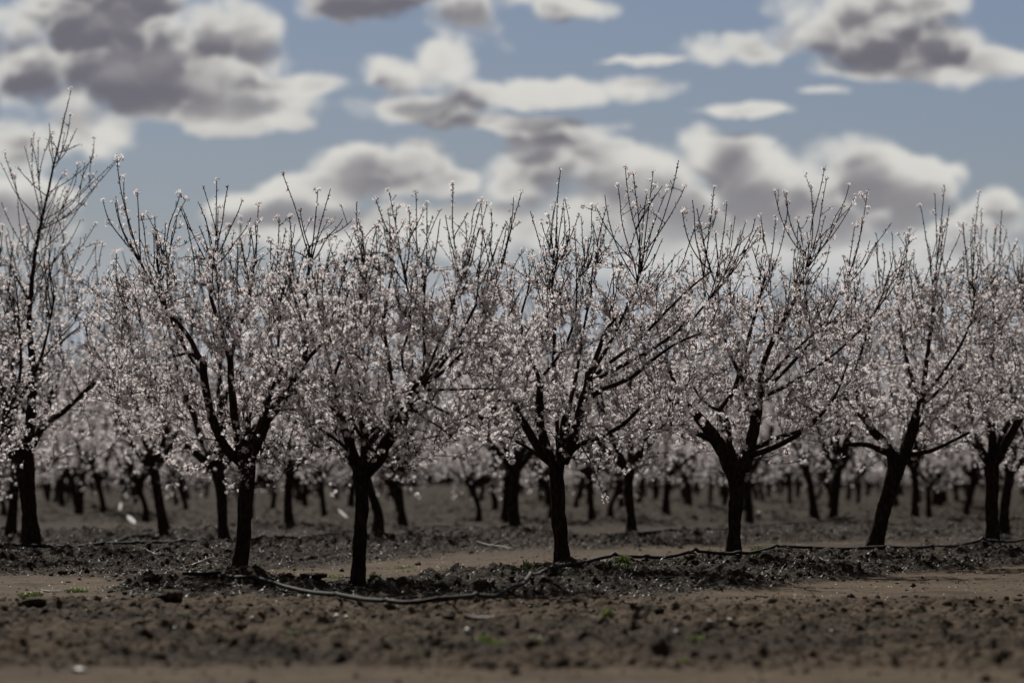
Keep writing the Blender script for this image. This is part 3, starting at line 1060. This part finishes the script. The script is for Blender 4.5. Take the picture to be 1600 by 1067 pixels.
# --- right of centre
FRONT.append((1145, make_tree(49.2, (1145, 876), [(1144, 876, 15), (1147, 830, 12.5), (1150, 780, 13), (1151, 745, 16), (1151, 728, 20)],
    [[(1142, 735, 14, 0), (1124, 696, 13, -.05), (1102, 665, 11, -.1), (1080, 640, 8, -.15)],
     [(1108, 686, 6, -.1), (1078, 672, 5, -.3), (1045, 651, 4, -.5)],
     [(1149, 725, 8, 0), (1140, 692, 6, .1), (1138, 662, 5.5, .15), (1126, 639, 5, .2)],
     [(1160, 735, 14, 0), (1174, 690, 12, .05), (1183, 645, 10.5, .05), (1187, 603, 9, .05)],
     [(1172, 712, 6, 0), (1205, 700, 5, -.2), (1242, 680, 4.5, -.35), (1275, 652, 4, -.5)],
     [(1172, 704, 5, 0), (1215, 684, 4.5, .1), (1256, 670, 4, .15), (1290, 640, 3, .2)],
     [(1180, 650, 4, .05), (1170, 625, 3.6, .2), (1162, 590, 3.4, .3)]],
    [[(1126, 639, 4.5, .2), (1146, 612, 4.4, .15), (1156, 580, 4.4, .1), (1166, 545, 4, .1), (1178, 500, 3.4, 0), (1190, 455, 2.8, 0), (1197, 430, 2.4, 0)],
     [(1126, 639, 3.6, .2), (1108, 632, 3, .3), (1085, 600, 2.4, .5), (1070, 540, 2, .6)],
     [(1187, 605, 5.5, .05), (1193, 572, 5, .05), (1208, 532, 5, 0), (1230, 488, 4.6, -.1), (1247, 455, 4, -.1), (1265, 400, 3.2, -.1)],
     [(1192, 612, 4, .05), (1225, 582, 3.8, .2), (1272, 530, 3.2, .35), (1310, 470, 2.6, .4), (1330, 430, 2.2, .4)],
     [(1192, 620, 4, .05), (1235, 600, 3.6, -.2), (1285, 568, 3, -.4), (1335, 525, 2.4, -.5), (1380, 470, 2, -.5)],
     [(1192, 605, 3.6, .05), (1222, 565, 3.2, -.2), (1260, 530, 2.8, -.3), (1300, 500, 2.4, -.35)],
     [(1162, 590, 3.4, .3), (1140, 540, 3, .4), (1128, 480, 2.6, .4), (1125, 420, 2, .4)],
     [(1080, 640, 5, -.15), (1055, 600, 4, -.2), (1040, 550, 3, -.2), (1050, 480, 2.4, -.2)],
     [(1080, 640, 4, -.15), (1040, 625, 3, -.4), (1005, 620, 2, -.6)],
     [(1275, 652, 3.5, -.5), (1300, 620, 2.8, -.5), (1320, 570, 2.2, -.5)]],
    [(1265, 405, -.1, [(1285, 268), (1268, 290), (1326, 290), (1336, 308), (1290, 282), (1208, 302), (1226, 305), (1245, 345)]),
     (1330, 432, .4, [(1361, 297), (1350, 340), (1380, 373), (1366, 372), (1340, 350)]), (1380, 472, -.5, [(1388, 405), (1412, 372), (1400, 410)]),
     (1197, 432, 0, [(1170, 372), (1212, 340), (1193, 365), (1226, 350)]), (1125, 425, .4, [(1120, 360), (1145, 350), (1100, 372)])],
    (1195, 555, 175, 140, 145, 1.2), 55, 300, label='right of centre almond tree with a thick trunk opening into a wide V of limbs', group=GF)))
# --- leaning trunk
FRONT.append((1367, make_tree(53.3, (1367, 861), [(1366, 861, 15), (1374, 820, 12.5), (1386, 775, 13), (1398, 740, 14), (1404, 720, 17)],
    [[(1400, 724, 12, 0), (1384, 695, 9, -.05), (1362, 672, 7, -.1), (1350, 648, 5, -.15)],
     [(1388, 708, 6, 0), (1355, 696, 4.5, -.2), (1318, 694, 3.4, -.4)],
     [(1408, 724, 12, 0), (1419, 690, 11, .05), (1431, 655, 10, .05), (1442, 628, 9, .1)],
     [(1414, 712, 5, 0), (1455, 703, 3.6, -.3), (1508, 676, 2.6, -.5)],
     [(1411, 715, 5, 0), (1418, 670, 4, -.25), (1430, 630, 3, -.35)],
     [(1345, 640, 3, -.15), (1347, 632, 4, -.15), (1349, 648, 5, -.15)][:2]],
    [[(1442, 628, 5, .1), (1450, 560, 4.4, .1), (1458, 500, 4, .1), (1463, 445, 3.2, .1)],
     [(1440, 630, 4, .1), (1425, 580, 3.4, .2), (1412, 520, 2.8, .3), (1405, 435, 2.4, .3)],
     [(1430, 630, 3.4, -.35), (1470, 580, 3, -.4), (1505, 520, 2.6, -.4), (1520, 450, 2, -.4)],
     [(1350, 650, 4, -.15), (1335, 600, 3.4, -.1), (1350, 540, 2.8, 0), (1375, 470, 2.2, 0), (1390, 430, 2, 0)],
     [(1362, 672, 4, -.1), (1330, 630, 3, .2), (1305, 590, 2.6, .4)],
     [(1420, 690, 4, .05), (1455, 650, 3.4, .4), (1500, 620, 2.6, .6)],
     [(1440, 635, 4, .1), (1480, 600, 3.2, .2), (1515, 560, 2.6, .2)]],
    [(1463, 450, .1, [(1478, 288), (1465, 302), (1438, 320), (1487, 320), (1449, 362), (1472, 345), (1500, 360)]),
     (1405, 440, .3, [(1412, 385), (1425, 355), (1400, 395), (1430, 395)]), (1520, 455, -.4, [(1502, 355), (1512, 362), (1525, 400)]), (1390, 432, 0, [(1380, 380), (1366, 380)])],
    (1430, 560, 155, 135, 135, 1.2), 66, 270, label='almond tree whose dark trunk leans to the right, second from the right end', group=GF)))
# --- last at right
FRONT.append((1551, make_tree(57.4, (1551, 859), [(1551, 859, 14), (1550, 820, 11.5), (1550, 770, 12), (1549, 728, 14)],
    [[(1544, 722, 6, 0), (1520, 694, 4.5, -.2), (1492, 670, 3.8, -.35), (1466, 655, 3, -.5)],
     [(1545, 722, 8, 0), (1532, 700, 7, .1), (1529, 684, 6, .15)],
     [(1549, 724, 9, 0), (1551, 680, 8, .05), (1546, 640, 7, .1)],
     [(1554, 724, 9, 0), (1575, 684, 8, -.1), (1592, 655, 7, -.15)],
     [(1556, 720, 7, 0), (1568, 680, 6, .2), (1590, 648, 5, .3)]],
    [[(1546, 640, 4.5, .1), (1540, 570, 4, .1), (1530, 500, 3.4, .1), (1520, 440, 2.8, .1)],
     [(1529, 684, 4, .15), (1515, 620, 3.4, .3), (1505, 560, 2.8, .4), (1490, 500, 2.2, .4)],
     [(1592, 655, 5, -.15), (1610, 600, 4, -.2), (1605, 520, 3.2, -.2), (1590, 440, 2.6, -.2)],
     [(1590, 648, 4, .3), (1560, 580, 3.2, .5), (1560, 500, 2.8, .5), (1557, 430, 2.4, .5)],
     [(1600, 640, 4, .3), (1650, 600, 3, .4), (1680, 540, 2.4, .4)]],
    [(1520, 445, .1, [(1530, 300), (1522, 340), (1538, 328), (1505, 350)]), (1557, 435, .5, [(1551, 357), (1560, 352), (1570, 352), (1577, 355), (1545, 380)]),
     (1590, 445, -.2, [(1580, 395), (1600, 360), (1612, 340), (1595, 400)])],
    (1565, 560, 150, 130, 135, 1.2), 77, 260, label='almond tree with a plain upright trunk at the right end of the front row', group=GF)))

# ------------------------------------------------------------------ orchard behind: prototypes, then copies
def proto(seed, lean, spread, tall, detail=0, ntw=270):
    """A generic orchard tree, built at 60 m where 1 px = 8.8 mm, base (800, 866)"""
    rg = random.Random(seed)
    Y0 = 60.0
    bx, by = 800, HOR + CAMZ * F / Y0
    fy = by - rg.uniform(104, 132)
    fx = bx + lean
    s = spread
    limbs, leaders, fans = [], [], []
    k = rg.choice((4, 5, 5, 6))
    for i in range(k):
        a = -1 + 2 * (i + rg.uniform(-.25, .25)) / (k - 1)
        dep = rg.uniform(-.55, .55) * (1 if i % 2 else -1)
        ex, ey = fx + a * 62 * s, fy - rg.uniform(58, 95) * (1.15 - .35 * abs(a))
        limbs.append([(fx + a * 4, fy + 3, 10, 0), (fx + a * 30 * s, fy - 26, 7.5, dep * .4), (ex, ey, 5.5, dep)])
        for j in range(2):
            tx = ex + a * rg.uniform(10, 60) * s + rg.uniform(-25, 25)
            ty = by - rg.uniform(330, 400) * tall * 1.12
            leaders.append([(ex, ey, 4, dep), ((ex + tx) / 2 + a * 14, (ey + ty) / 2, 3.2, dep * 1.4), (tx, ty, 2.2, dep * 1.6)])
            fans.append((tx, ty + 8, dep * 1.6, [(tx + rg.uniform(-28, 34), ty - rg.uniform(40, 105) * tall) for _ in range(rg.randint(2, 4))]))
    tr = [(bx, by, 14), (bx + lean * .2 + rg.uniform(-7, 7), by - 40, rg.uniform(9, 12)), (bx + lean * .65 + rg.uniform(-5, 5), by - 85, rg.uniform(9, 12)), (fx, fy, 12)]
    root = make_tree(Y0, (bx, by), tr, limbs, leaders, fans, (fx, fy - 160, 150 * s, 165, 155, 1.3), seed, ntw, detail=detail,
                     bloomtop=(by - 340, by - 480), flower_r=.021, dens=.62, thick=1.9)
    return root


PROTOS = [proto(101, 8, 1.0, 1.0), proto(102, -10, 1.05, .97), proto(103, 18, .95, 1.05), proto(104, -3, 1.12, 1.0), proto(105, 12, 1.0, .93), proto(106, 26, .9, 1.1), proto(107, -20, 1.08, .9), proto(108, 2, 1.2, 1.06)]


def copy_tree(root):
    r = root.copy()
    C.objects.link(r)
    for ch in root.children:
        c = ch.copy()
        C.objects.link(c)
        c.parent = r
    return r


# observed trees of the rows behind: px, base y, scale, prototype, mirror/turn
MID = [(352, 856, 66, 1.05, 3), (16, 823, 72, 1.0, 2), (258, 836, 74, 1.0, 2), (452, 820, 84, 1.0, 0), (590, 838, 69, 1.05, 1), (630, 815, 90, .95, 2),
       (805, 827, 79, 1.0, 0), (787, 811, 96, 1.0, 2), (772, 798, 115, 1.0, 1), (987, 840, 70, .95, 3), (925, 808, 98, 1.0, 4),
       (1300, 816, 86, 1.0, 2), (1272, 800, 104, 1.15, 0), (1430, 814, 92, 1.05, 4), (1568, 832, 76, 1.05, 0), (1472, 797, 118, 1.0, 2),
       (158, 808, 105, 1.0, 1), (122, 800, 116, .9, 2), (96, 795, 124, 1.0, 0), (74, 787, 140, 1.0, 3), (210, 788, 138, 1.0, 4), (240, 781, 160, 1.0, 0),
       (290, 801, 114, .95, 1), (322, 778, 165, 1.1, 3), (425, 800, 118, 1.0, 4), (465, 784, 150, 1.0, 1), (508, 806, 108, .85, 2), (548, 796, 125, .95, 0),
       (750, 788, 140, 1.0, 4), (738, 782, 165, 1.0, 1), (845, 785, 150, 1.0, 0), (1025, 784, 150, 1.0, 2), (1077, 798, 120, 1.0, 0),
       (1110, 786, 145, 1.0, 3), (1182, 788, 142, 1.05, 1), (1340, 789, 140, 1.0, 4), (1325, 781, 160, 1.0, 0), (1408, 775, 172, 1.0, 1), (1495, 790, 138, 1.0, 3),
       (-60, 836, 66, .95, 0), (-110, 812, 88, 1.0, 4), (1690, 845, 62, .92, 1), (1640, 812, 92, 1.0, 3), (-70, 862, 52, .85, 3), (1740, 850, 66, .95, 0)]
names = [(-999, 'left edge'), (50, 'tallest left tree'), (373, 'bent-foot tree'), (560, 'nearest tree'), (877, 'centre tree'), (1145, 'wide V tree'), (1367, 'leaning tree'), (1551, 'right end tree'), (9999, 'right edge')]


def gap(px):
    for (a, na), (b_, nb) in zip(names[:-1], names[1:]):
        if a <= px < b_:
            return na, nb
    return names[0][1], names[1][1]


ordin = ['first', 'second', 'third', 'fourth', 'fifth', 'sixth', 'seventh', 'eighth', 'ninth', 'tenth', 'eleventh', 'twelfth', 'thirteenth', 'fourteenth', 'fifteenth']
gapn = {}
rg = random.Random(5)
placed = []
first = {i: True for i in range(8)}


def put(px, Y, sc, k, label, group):
    k = (k + int(rg.random() * 2) * 5) % 8 if k < 3 else k
    if first[k]:
        t = PROTOS[k]
        first[k] = False
    else:
        t = copy_tree(PROTOS[k])
    x = (px - 800) / F * Y
    t.location = (x, Y, H1(x, Y) - .01)
    t.rotation_euler = (rg.gauss(0, .03), rg.gauss(0, .045), rg.choice((0, 0, math.pi)) + rg.uniform(-.6, .6))
    t.scale = (sc, sc, sc * rg.uniform(.97, 1.03))
    t['label'] = label
    t['group'] = group
    placed.append((x, Y))
    return t


cnt = {}
for px, by, Y, sc, k in sorted(MID):
    g = gap(px)
    cnt[g] = cnt.get(g, 0) + 1
    if g[1] == 'tallest left tree':
        lab = 'blurred almond tree in rows behind, %s from left before the tallest tree' % ordin[cnt[g] - 1]
    elif g[0] == 'right end tree':
        lab = 'blurred almond tree in the rows behind, %s to the right of the right end tree' % ordin[cnt[g] - 1]
    else:
        lab = 'blurred rear almond tree, %s from left between %s and %s' % (ordin[cnt[g] - 1], g[0], g[1])
    put(px, Y, sc, k, lab, 'blurred almond trees in the rows behind')
# far rows on the planting grid
far = []
dx, dy = 1.66, 3.5
nx, ny = -5.87, 2.79
for i in range(-60, 140):
    for j in range(-20, 60):
        x = 1.2 + dx * i + nx * j
        y = 45 + dy * i + ny * j
        if 98 < y < 250 and abs(x) < .135 * y:
            x += rg.uniform(-.35, .35)
            y += rg.uniform(-.4, .4)
            px = 800 + x / y * F
            if 655 < px < 735 and y < 320:      # the open alley
                continue
            if min((x - a) ** 2 + (y - b_) ** 2 for a, b_ in placed) < 12:
                continue
            far.append((px, y))
far.sort(key=lambda t: t[1])
far = far[:245]
ycut = far[-1][1] + 1
for px, y in far:
    g = gap(px)
    if g[1] == 'tallest left tree' or g[0] == 'right end tree':
        lab = 'tiny far-off almond tree deep in the orchard, seen %s' % ('left of the tallest tree' if g[1] == 'tallest left tree' else 'right of the right end tree')
    else:
        lab = 'tiny far-off almond tree seen between %s and %s' % g
    put(px, y, rg.uniform(.82, 1.15), rg.randrange(8), lab, 'tiny far-off almond trees seen between %s and %s' % g)
print('far trees', len(far))


# the rows beyond, too many and too far to tell apart
rd = np.random.RandomState(9)
TT = Tubes()
fp_, fo_ = [], []
for i in range(-60, 240):
    for j in range(-40, 110):
        x = 1.2 + dx * i + nx * j + rd.uniform(-.4, .4)
        y = 45 + dy * i + ny * j + rd.uniform(-.4, .4)
        if not ((y > (320 if 655 < 800 + x / y * F < 735 else ycut)) and y < 520 and abs(x) < .135 * y):
            continue
        z = H1(x, y)
        lx = rd.uniform(-.15, .15)
        TT.add([(x, y, z - .1), (x + lx * .5, y, z + .5), (x + lx, y, z + 1.05)], [.15, .11, .14], 5)
        for q in range(7):
            a = rd.uniform(0, 6.28)
            TT.add([(x + lx, y, z + 1.0), (x + lx + cos(a) * .35, y + sin(a) * .35, z + 1.7), (x + lx + cos(a) * .8, y + sin(a) * .8, z + 2.8)], [.09, .06, .03], 4)
        k = 170
        u_ = rd.normal(0, 1, (k, 3))
        u_ /= np.linalg.norm(u_, axis=1, keepdims=True)
        fo_.append(u_)
        fp_.append(u_ * (rd.rand(k, 1) ** .45) * np.array([1.6, 1.5, 1.55]) + np.array([x + lx, y, z + 2.75]))
fp_ = np.concatenate(fp_)
V1, F1, m1_ = flowers(fp_, np.concatenate(fo_), rd.uniform(.03, .065, len(fp_)), rd, 1)
V2 = np.concatenate(TT.V)
me = newmesh('distant_orchard', np.vstack([V1, V2]), [F1[0], np.concatenate(TT.F4) + len(V1), np.concatenate(TT.F3) + len(V1)], [petal_m, bark],
             np.r_[np.zeros(len(F1[0]), int), np.ones(sum(map(len, TT.F4)) + sum(map(len, TT.F3)), int)])
tag(link('distant_orchard', me), 'farthest rows of the orchard merging into one pale band over dark trunks', 'orchard', kind='stuff')


# ------------------------------------------------------------------ hoses, sticks, weeds, stones, scraps
def ground_hit(px, py, y0=24., y1=140.):
    ys_ = np.arange(y0, y1, .04)
    xs_ = (px - 800) / F * ys_
    zr = CAMZ + (HOR - py) / F * ys_
    g = ground_h(xs_, ys_)
    m = np.nonzero(zr <= g)[0]
    i = m[0] if len(m) else int(np.argmin(zr - g))
    return xs_[i], ys_[i]


def hose(name, pts, rad, label, rng_, m=hosem, cat='hose', group=None, lift=.0):
    P3 = []
    for q in pts:
        px, py = q[:2]
        if len(q) > 2:
            Y = q[2]
            x, y = (px - 800) / F * Y, Y
        else:
            x, y = ground_hit(px, py, *rng_)
        P3.append((x, y))
    P3 = np.array(P3)
    d = np.r_[0, np.cumsum(np.hypot(*np.diff(P3, axis=0).T))]
    s = np.arange(0, d[-1], .12)
    # smooth path in plan
    x = np.interp(s, d, P3[:, 0])
    y = np.interp(s, d, P3[:, 1])
    ker = np.hanning(31)[1:-1] / np.hanning(31).sum()
    if len(x) > 40:
        for _ in range(2):
            x[14:-14] = np.convolve(x, ker, 'valid')
            y[14:-14] = np.convolve(y, ker, 'valid')
    z = ground_h(x, y)
    zs = z.copy()
    if len(z) > 12:
        zp = np.pad(z, 4, 'edge')
        zs = np.array([zp[i:i + 9].max() * .45 + zp[i:i + 9].mean() * .55 for i in range(len(z))])
        zp = np.pad(zs, 3, 'edge')
        zs = np.convolve(zp, np.ones(7) / 7, 'valid')
    pts3 = np.stack([x, y, np.maximum(zs, z - rad * .4) + rad * .9 + lift], -1)
    T = Tubes()
    T.add(pts3, np.full(len(pts3), rad), 8)
    o0 = pts3[0].copy()
    o = link(name, T.build(name, m, o0), loc=o0)
    tag(o, label, cat, group)
    return o


GH = 'drip irrigation hoses along the tree rows'
hose('irrigation_hose', [(285, 907), (345, 901), (385, 905), (440, 919), (490, 932), (560, 942), (640, 946), (735, 944), (800, 926), (850, 905, 42.4), (880, 896, 43.6),
     (915, 888, 44.6), (960, 890, 44.9), (1040, 884, 46.6), (1145, 877, 48.5), (1170, 877, 48.6), (1200, 869, 49.9), (1300, 866, 51.4), (1367, 861, 52.6), (1460, 860, 54.6), (1551, 858, 56.8), (1650, 856, 59), (1900, 850, 65)],
     0.019, 'long black drip hose curving past the feet of the front row trees', (30, 60), group=GH, lift=.028)
hose('irrigation_hose', [(-60, 860, 54.2), (60, 858, 55.0), (150, 857, 57.0), (240, 858, 58.5), (330, 853, 61.6), (420, 850, 64.), (500, 843, 66.5), (590, 836, 69.), (730, 828, 75)],
     .02, 'thin drip hose on the second raised row at the left', (50, 80), group=GH)
hose('irrigation_hose', [(985, 841, 69.5), (1060, 836, 72), (1120, 832, 74.5), (1200, 824, 79.5), (1290, 819, 84), (1400, 815, 90)],
     .024, 'blurred drip hose on the back row right of centre', (60, 100), group=GH)
hose('irrigation_hose', [(150, 852, 67.5), (205, 838, 72), (270, 834, 75), (350, 825, 80)],
     .024, 'blurred black hose by the foot of a back tree at left', (60, 100), group=GH)


def stick(pts, rad, label, m=litterm):
    P3 = []
    for (px, py, lift) in pts:
        x, y = ground_hit(px, py)
        P3.append((x, y, H1(x, y) + rad + lift))
    P3, rr = resample(P3, np.linspace(rad, rad * .5, len(P3)), .05)
    T = Tubes()
    T.add(P3, rr, 6, rough=.3)
    o = link('stick', T.build('stick', m, P3[0]), loc=P3[0])
    tag(o, label, 'stick', 'dead sticks lying on the soil')
    return o


def straight_stick(px, py, L, ang, rad, label, m=litterm, up_=.0):
    x, y = ground_hit(px, py)
    a = np.array([x, y, H1(x, y) + rad])
    d = np.array([cos(ang), sin(ang), 0]) * L
    n = 7
    pts = np.array([a + d * t for t in np.linspace(0, 1, n)])
    pts[:, 2] = ground_h(pts[:, 0], pts[:, 1]) + rad * .8 + up_ * np.linspace(0, 1, n)
    pts[:, 2] = pts[:, 2] * .4 + np.linspace(pts[0, 2], pts[-1, 2], n) * .6 + rad * .5
    T = Tubes()
    T.add(pts, np.linspace(rad, rad * .55, n), 7, rough=.35)
    # two side twigs
    for k in (2, 4):
        e = pts[k] + np.array([cos(ang + .8), sin(ang + .8), .4]) * L * .22
        T.add([pts[k], e], [rad * .5, rad * .3], 5)
    o = link('stick', T.build('stick', m, a), loc=a)
    tag(o, label, 'stick', 'dead sticks lying on the soil')


straight_stick(228, 862, .45, -1.1, .012, 'short pale stick beside the foot of the tallest left tree')
straight_stick(725, 968, .30, .08, .018, 'thick dark stick lying on the near soil below the hose')
straight_stick(745, 848, .9, -.9, .014, 'long pale stick on the berm behind the centre tree', up_=.02)
straight_stick(430, 926, .3, .5, .009, 'bent pale twig under the hose left of the nearest tree')
straight_stick(530, 935, .35, .2, .012, 'thin stick by the foot of the nearest tree')
straight_stick(300, 885, .35, .9, .010, 'upright-leaning twig on the berm left of the bent-foot tree', up_=.12)
straight_stick(65, 925, .35, -.9, .010, 'thin curved stick on the bare soil at the left edge')
straight_stick(1045, 910, .55, .5, .008, 'thin pale twig on the berm below the wide V tree')
straight_stick(170, 880, .4, -.2, .010, 'thin stick on the second berm at left')


def weed(px, py, n, r, hgt, label):
    rg_ = np.random.RandomState(int(px * 7 + py))
    x, y = ground_hit(px, py)
    z = H1(x, y)
    V, Fa = [], []
    for i in range(n):
        a = rg_.uniform(0, 6.28)
        rr = r * rg_.rand() ** .6
        bx_, by_ = rr * cos(a), rr * sin(a) * 1.2
        bz_ = H1(x + bx_, y + by_) - z
        da = rg_.uniform(0, 6.28)
        L = hgt * rg_.uniform(.4, 1.1)
        w = rg_.uniform(.004, .010)
        out = np.array([cos(da), sin(da), 0]) * L * rg_.uniform(.2, .9)
        sd = np.array([-sin(da), cos(da), 0]) * w
        b0 = np.array([bx_, by_, bz_ - .004])
        m_ = b0 + out * .4 + np.array([0, 0, L * .7])
        t_ = b0 + out + np.array([0, 0, L * .8])
        k = len(V)
        V += [b0 - sd * .5, b0 + sd * .5, m_ + sd, m_ - sd, t_]
        Fa.append((k, k + 1, k + 2, k + 3))
        Fa.append((k + 3, k + 2, k + 4, k + 4))
    Fa = np.array(Fa)
    q = Fa[::2]
    t = Fa[1::2][:, :3]
    o = link('weed_tuft', newmesh('weed_tuft', V, [q, t], [weedm]), loc=(x, y, z))
    tag(o, label, 'weed', 'green weed tufts on the bare soil')


weed(765, 1001, 120, .11, .045, 'widest green weed tuft, blurred in the near soil below the hose')
weed(840, 1003, 40, .06, .03, 'small blurred weed just right of the widest near tuft')
weed(1083, 998, 90, .08, .035, 'blurred green weed tuft in the near soil right of centre')
weed(948, 960, 30, .05, .07, 'sharp upright green sprout in front of the centre tree berm')
weed(455, 992, 30, .05, .03, 'small yellowish weed in the near soil at left')
weed(1070, 1032, 20, .04, .03, 'tiny weed nearest the bottom edge right of centre')
weed(48, 932, 160, .12, .06, 'leftmost weed tuft on the brown track')
weed(120, 925, 260, .10, .055, 'broad low weed patch on the brown track at left')
weed(521, 902, 50, .12, .05, 'weed on the sandy track just left of the nearest trunk')
weed(582, 900, 50, .12, .05, 'weed on the sandy track just right of the nearest trunk')
weed(631, 888, 50, .14, .05, 'weed on the sandy track a little right of the nearest tree')
weed(688, 893, 30, .1, .04, 'weed midway between nearest and centre trees on the track')
weed(822, 881, 110, .10, .06, 'weed on the track just left of the centre trunk')
weed(970, 881, 170, .14, .08, 'bright weed clump on the track right of the centre trunk')
weed(1188, 864, 130, .12, .06, 'weed on the track right of the wide V tree foot')


def lump(name, px, py, s, m, label, cat, group=None, seed=1, flat_=.6):
    rg_ = np.random.RandomState(seed)
    import bmesh
    x, y = ground_hit(px, py)
    bm = bmesh.new()
    bmesh.ops.create_icosphere(bm, subdivisions=3, radius=1)
    bv = np.array([v.co[:] for v in bm.verts])
    bf = np.array([[v.index for v in f.verts] for f in bm.faces])
    bm.free()
    nn = fbm(bv[:, 0] * 1.3 + seed * 3.3, bv[:, 1] * 1.3 + bv[:, 2] * 1.7, 3, .6)
    bv = bv * (1 + .55 * nn[:, None]) * np.array(s) * np.array([1, 1, 1])
    o = link(name, newmesh(name, bv, [bf], [m], smooth=True), loc=(x, y, H1(x, y) + s[2] * .45))
    tag(o, label, cat, group)


GS = 'pale stones in the near soil'
lump('pale_stone', 394, 970, (.02, .02, .014), palem, 'single pale stone left of the pair below the bent-foot tree', 'stone', GS, 2)
lump('pale_stone', 527, 965, (.028, .03, .018), palem, 'left stone of the pale pair below the nearest trunk', 'stone', GS, 3)
lump('pale_stone', 541, 967, (.02, .022, .015), palem, 'right stone of the pale pair below the nearest trunk', 'stone', GS, 4)
lump('pale_stone', 730, 987, (.02, .03, .018), palem, 'pale stone just left of the widest near weed tuft', 'stone', GS, 5)
lump('pale_stone', 1109, 973, (.02, .02, .012), palem, 'left one of two tiny white stones right of centre', 'stone', GS, 6)
lump('pale_stone', 1140, 976, (.02, .02, .012), palem, 'right one of two tiny white stones right of centre', 'stone', GS, 7)
lump('pale_stone', 1056, 990, (.015, .015, .015), palem, 'tiny white stone by the right near weed tuft', 'stone', GS, 8)
lump('pale_stone', 1300, 990, (.016, .016, .013), palem, 'lone tiny white stone in the near soil at right', 'stone', GS, 9)
lump('pale_stone', 125, 1065, (.045, .04, .02), palem, 'large pale stone at the bottom left edge of the headland', 'stone', GS, 10)
lump('pale_stone', 589, 906, (.018, .018, .013), palem, 'bright pebble at the track edge beside the nearest trunk', 'stone', GS, 11)
lump('pale_stone', 1390, 861, (.045, .04, .035), palem, 'round pale stone on the hose right of the leaning trunk', 'stone', GS, 12)
lump('pale_stone', 1185, 806, (.09, .08, .06), palem, 'blurred pale stone far behind the wide V tree', 'stone', GS, 13)
lump('soil_clod', 265, 940, (.10, .12, .07), clodm, 'big rounded soil clod at the left end of the front berm', 'clod', 'big soil clods', 14)
lump('soil_clod', 52, 946, (.09, .1, .045), clodm, 'flat dark clod at the left edge of the headland', 'clod', 'big soil clods', 15)
lump('soil_clod', 490, 903, (.12, .08, .03), clodm, 'flat clod behind the hose left of the nearest tree', 'clod', 'big soil clods', 16)
lump('plastic_scrap', 273, 981, (.018, .012, .006), tealm, 'tiny teal plastic scrap in the near soil at left', 'scrap', None, 17)


def crumple(px, py, w, h, ang, label, seed, hover=0):
    rg_ = np.random.RandomState(seed)
    # lie where the sun gets through the crowns, as they do in the photo
    bpy.context.view_layer.update()
    dg = bpy.context.evaluated_depsgraph_get()
    best = None
    for ddx in range(-28, 29, 2):
        for ddy in (0, -3, 3, 6, 9):
            x, y = ground_hit(px + ddx, py + ddy)
            hits = sum(scene.ray_cast(dg, mathutils.Vector((x + k * .06, y - .05, H1(x, y) + .12)), mathutils.Vector(to_sun))[0] for k in (-1, 0, 1))
            sc_ = hits * 10 + abs(ddx) * .3 + abs(ddy) * .3
            if best is None or sc_ < best[0]:
                best = (sc_, x, y)
    x, y = best[1:]
    print('SCRAP', label, best)
    n = 9
    g = np.linspace(-.5, .5, n)
    a, b_ = np.meshgrid(g, g)
    r = np.hypot(a, b_)
    k_ = np.sqrt(np.maximum(1 - 2 * b_ ** 2, .1)) * (1 + .25 * rg_.normal(0, .6, n))[:, None]
    b_ = b_ * np.sqrt(np.maximum(1 - 2 * a ** 2, .1))
    a = a * k_
    a2 = a * (1 + .3 * rg_.normal(0, .4, a.shape))
    top = .35 * h * (1 - (r / .75) ** 2) + rg_.normal(0, .05, a.shape) * h
    X = a2 * w
    Yd = b_ * w * .18 + top * .3
    Z = b_ * h * 1.1 + X * math.tan(ang) * .8 + rg_.normal(0, .03, a.shape) * h
    Z = Z - Z.min()
    Vt = np.stack([X, Yd, Z], -1).reshape(-1, 3)
    Vb = Vt - np.array([0, 0, .006])
    i = np.arange(n * n).reshape(n, n)
    q = np.stack([i[:-1, :-1], i[:-1, 1:], i[1:, 1:], i[1:, :-1]], -1).reshape(-1, 4)
    o = link('litter_scrap', newmesh('litter_scrap', Vt, [q], [whitem]), loc=(x, y, H1(x, y) + .005))
    tag(o, label, 'scrap', 'white scraps of litter on the soil')


crumple(205, 820, .20, .10, -.7, 'largest white scrap of litter on the soil between two left trees', 1)
crumple(186, 798, .07, .16, .9, 'small upright white scrap just above the largest one', 2)
crumple(536, 811, .20, .06, -.8, 'white scrap on the soil just left of the nearest trunk', 3)
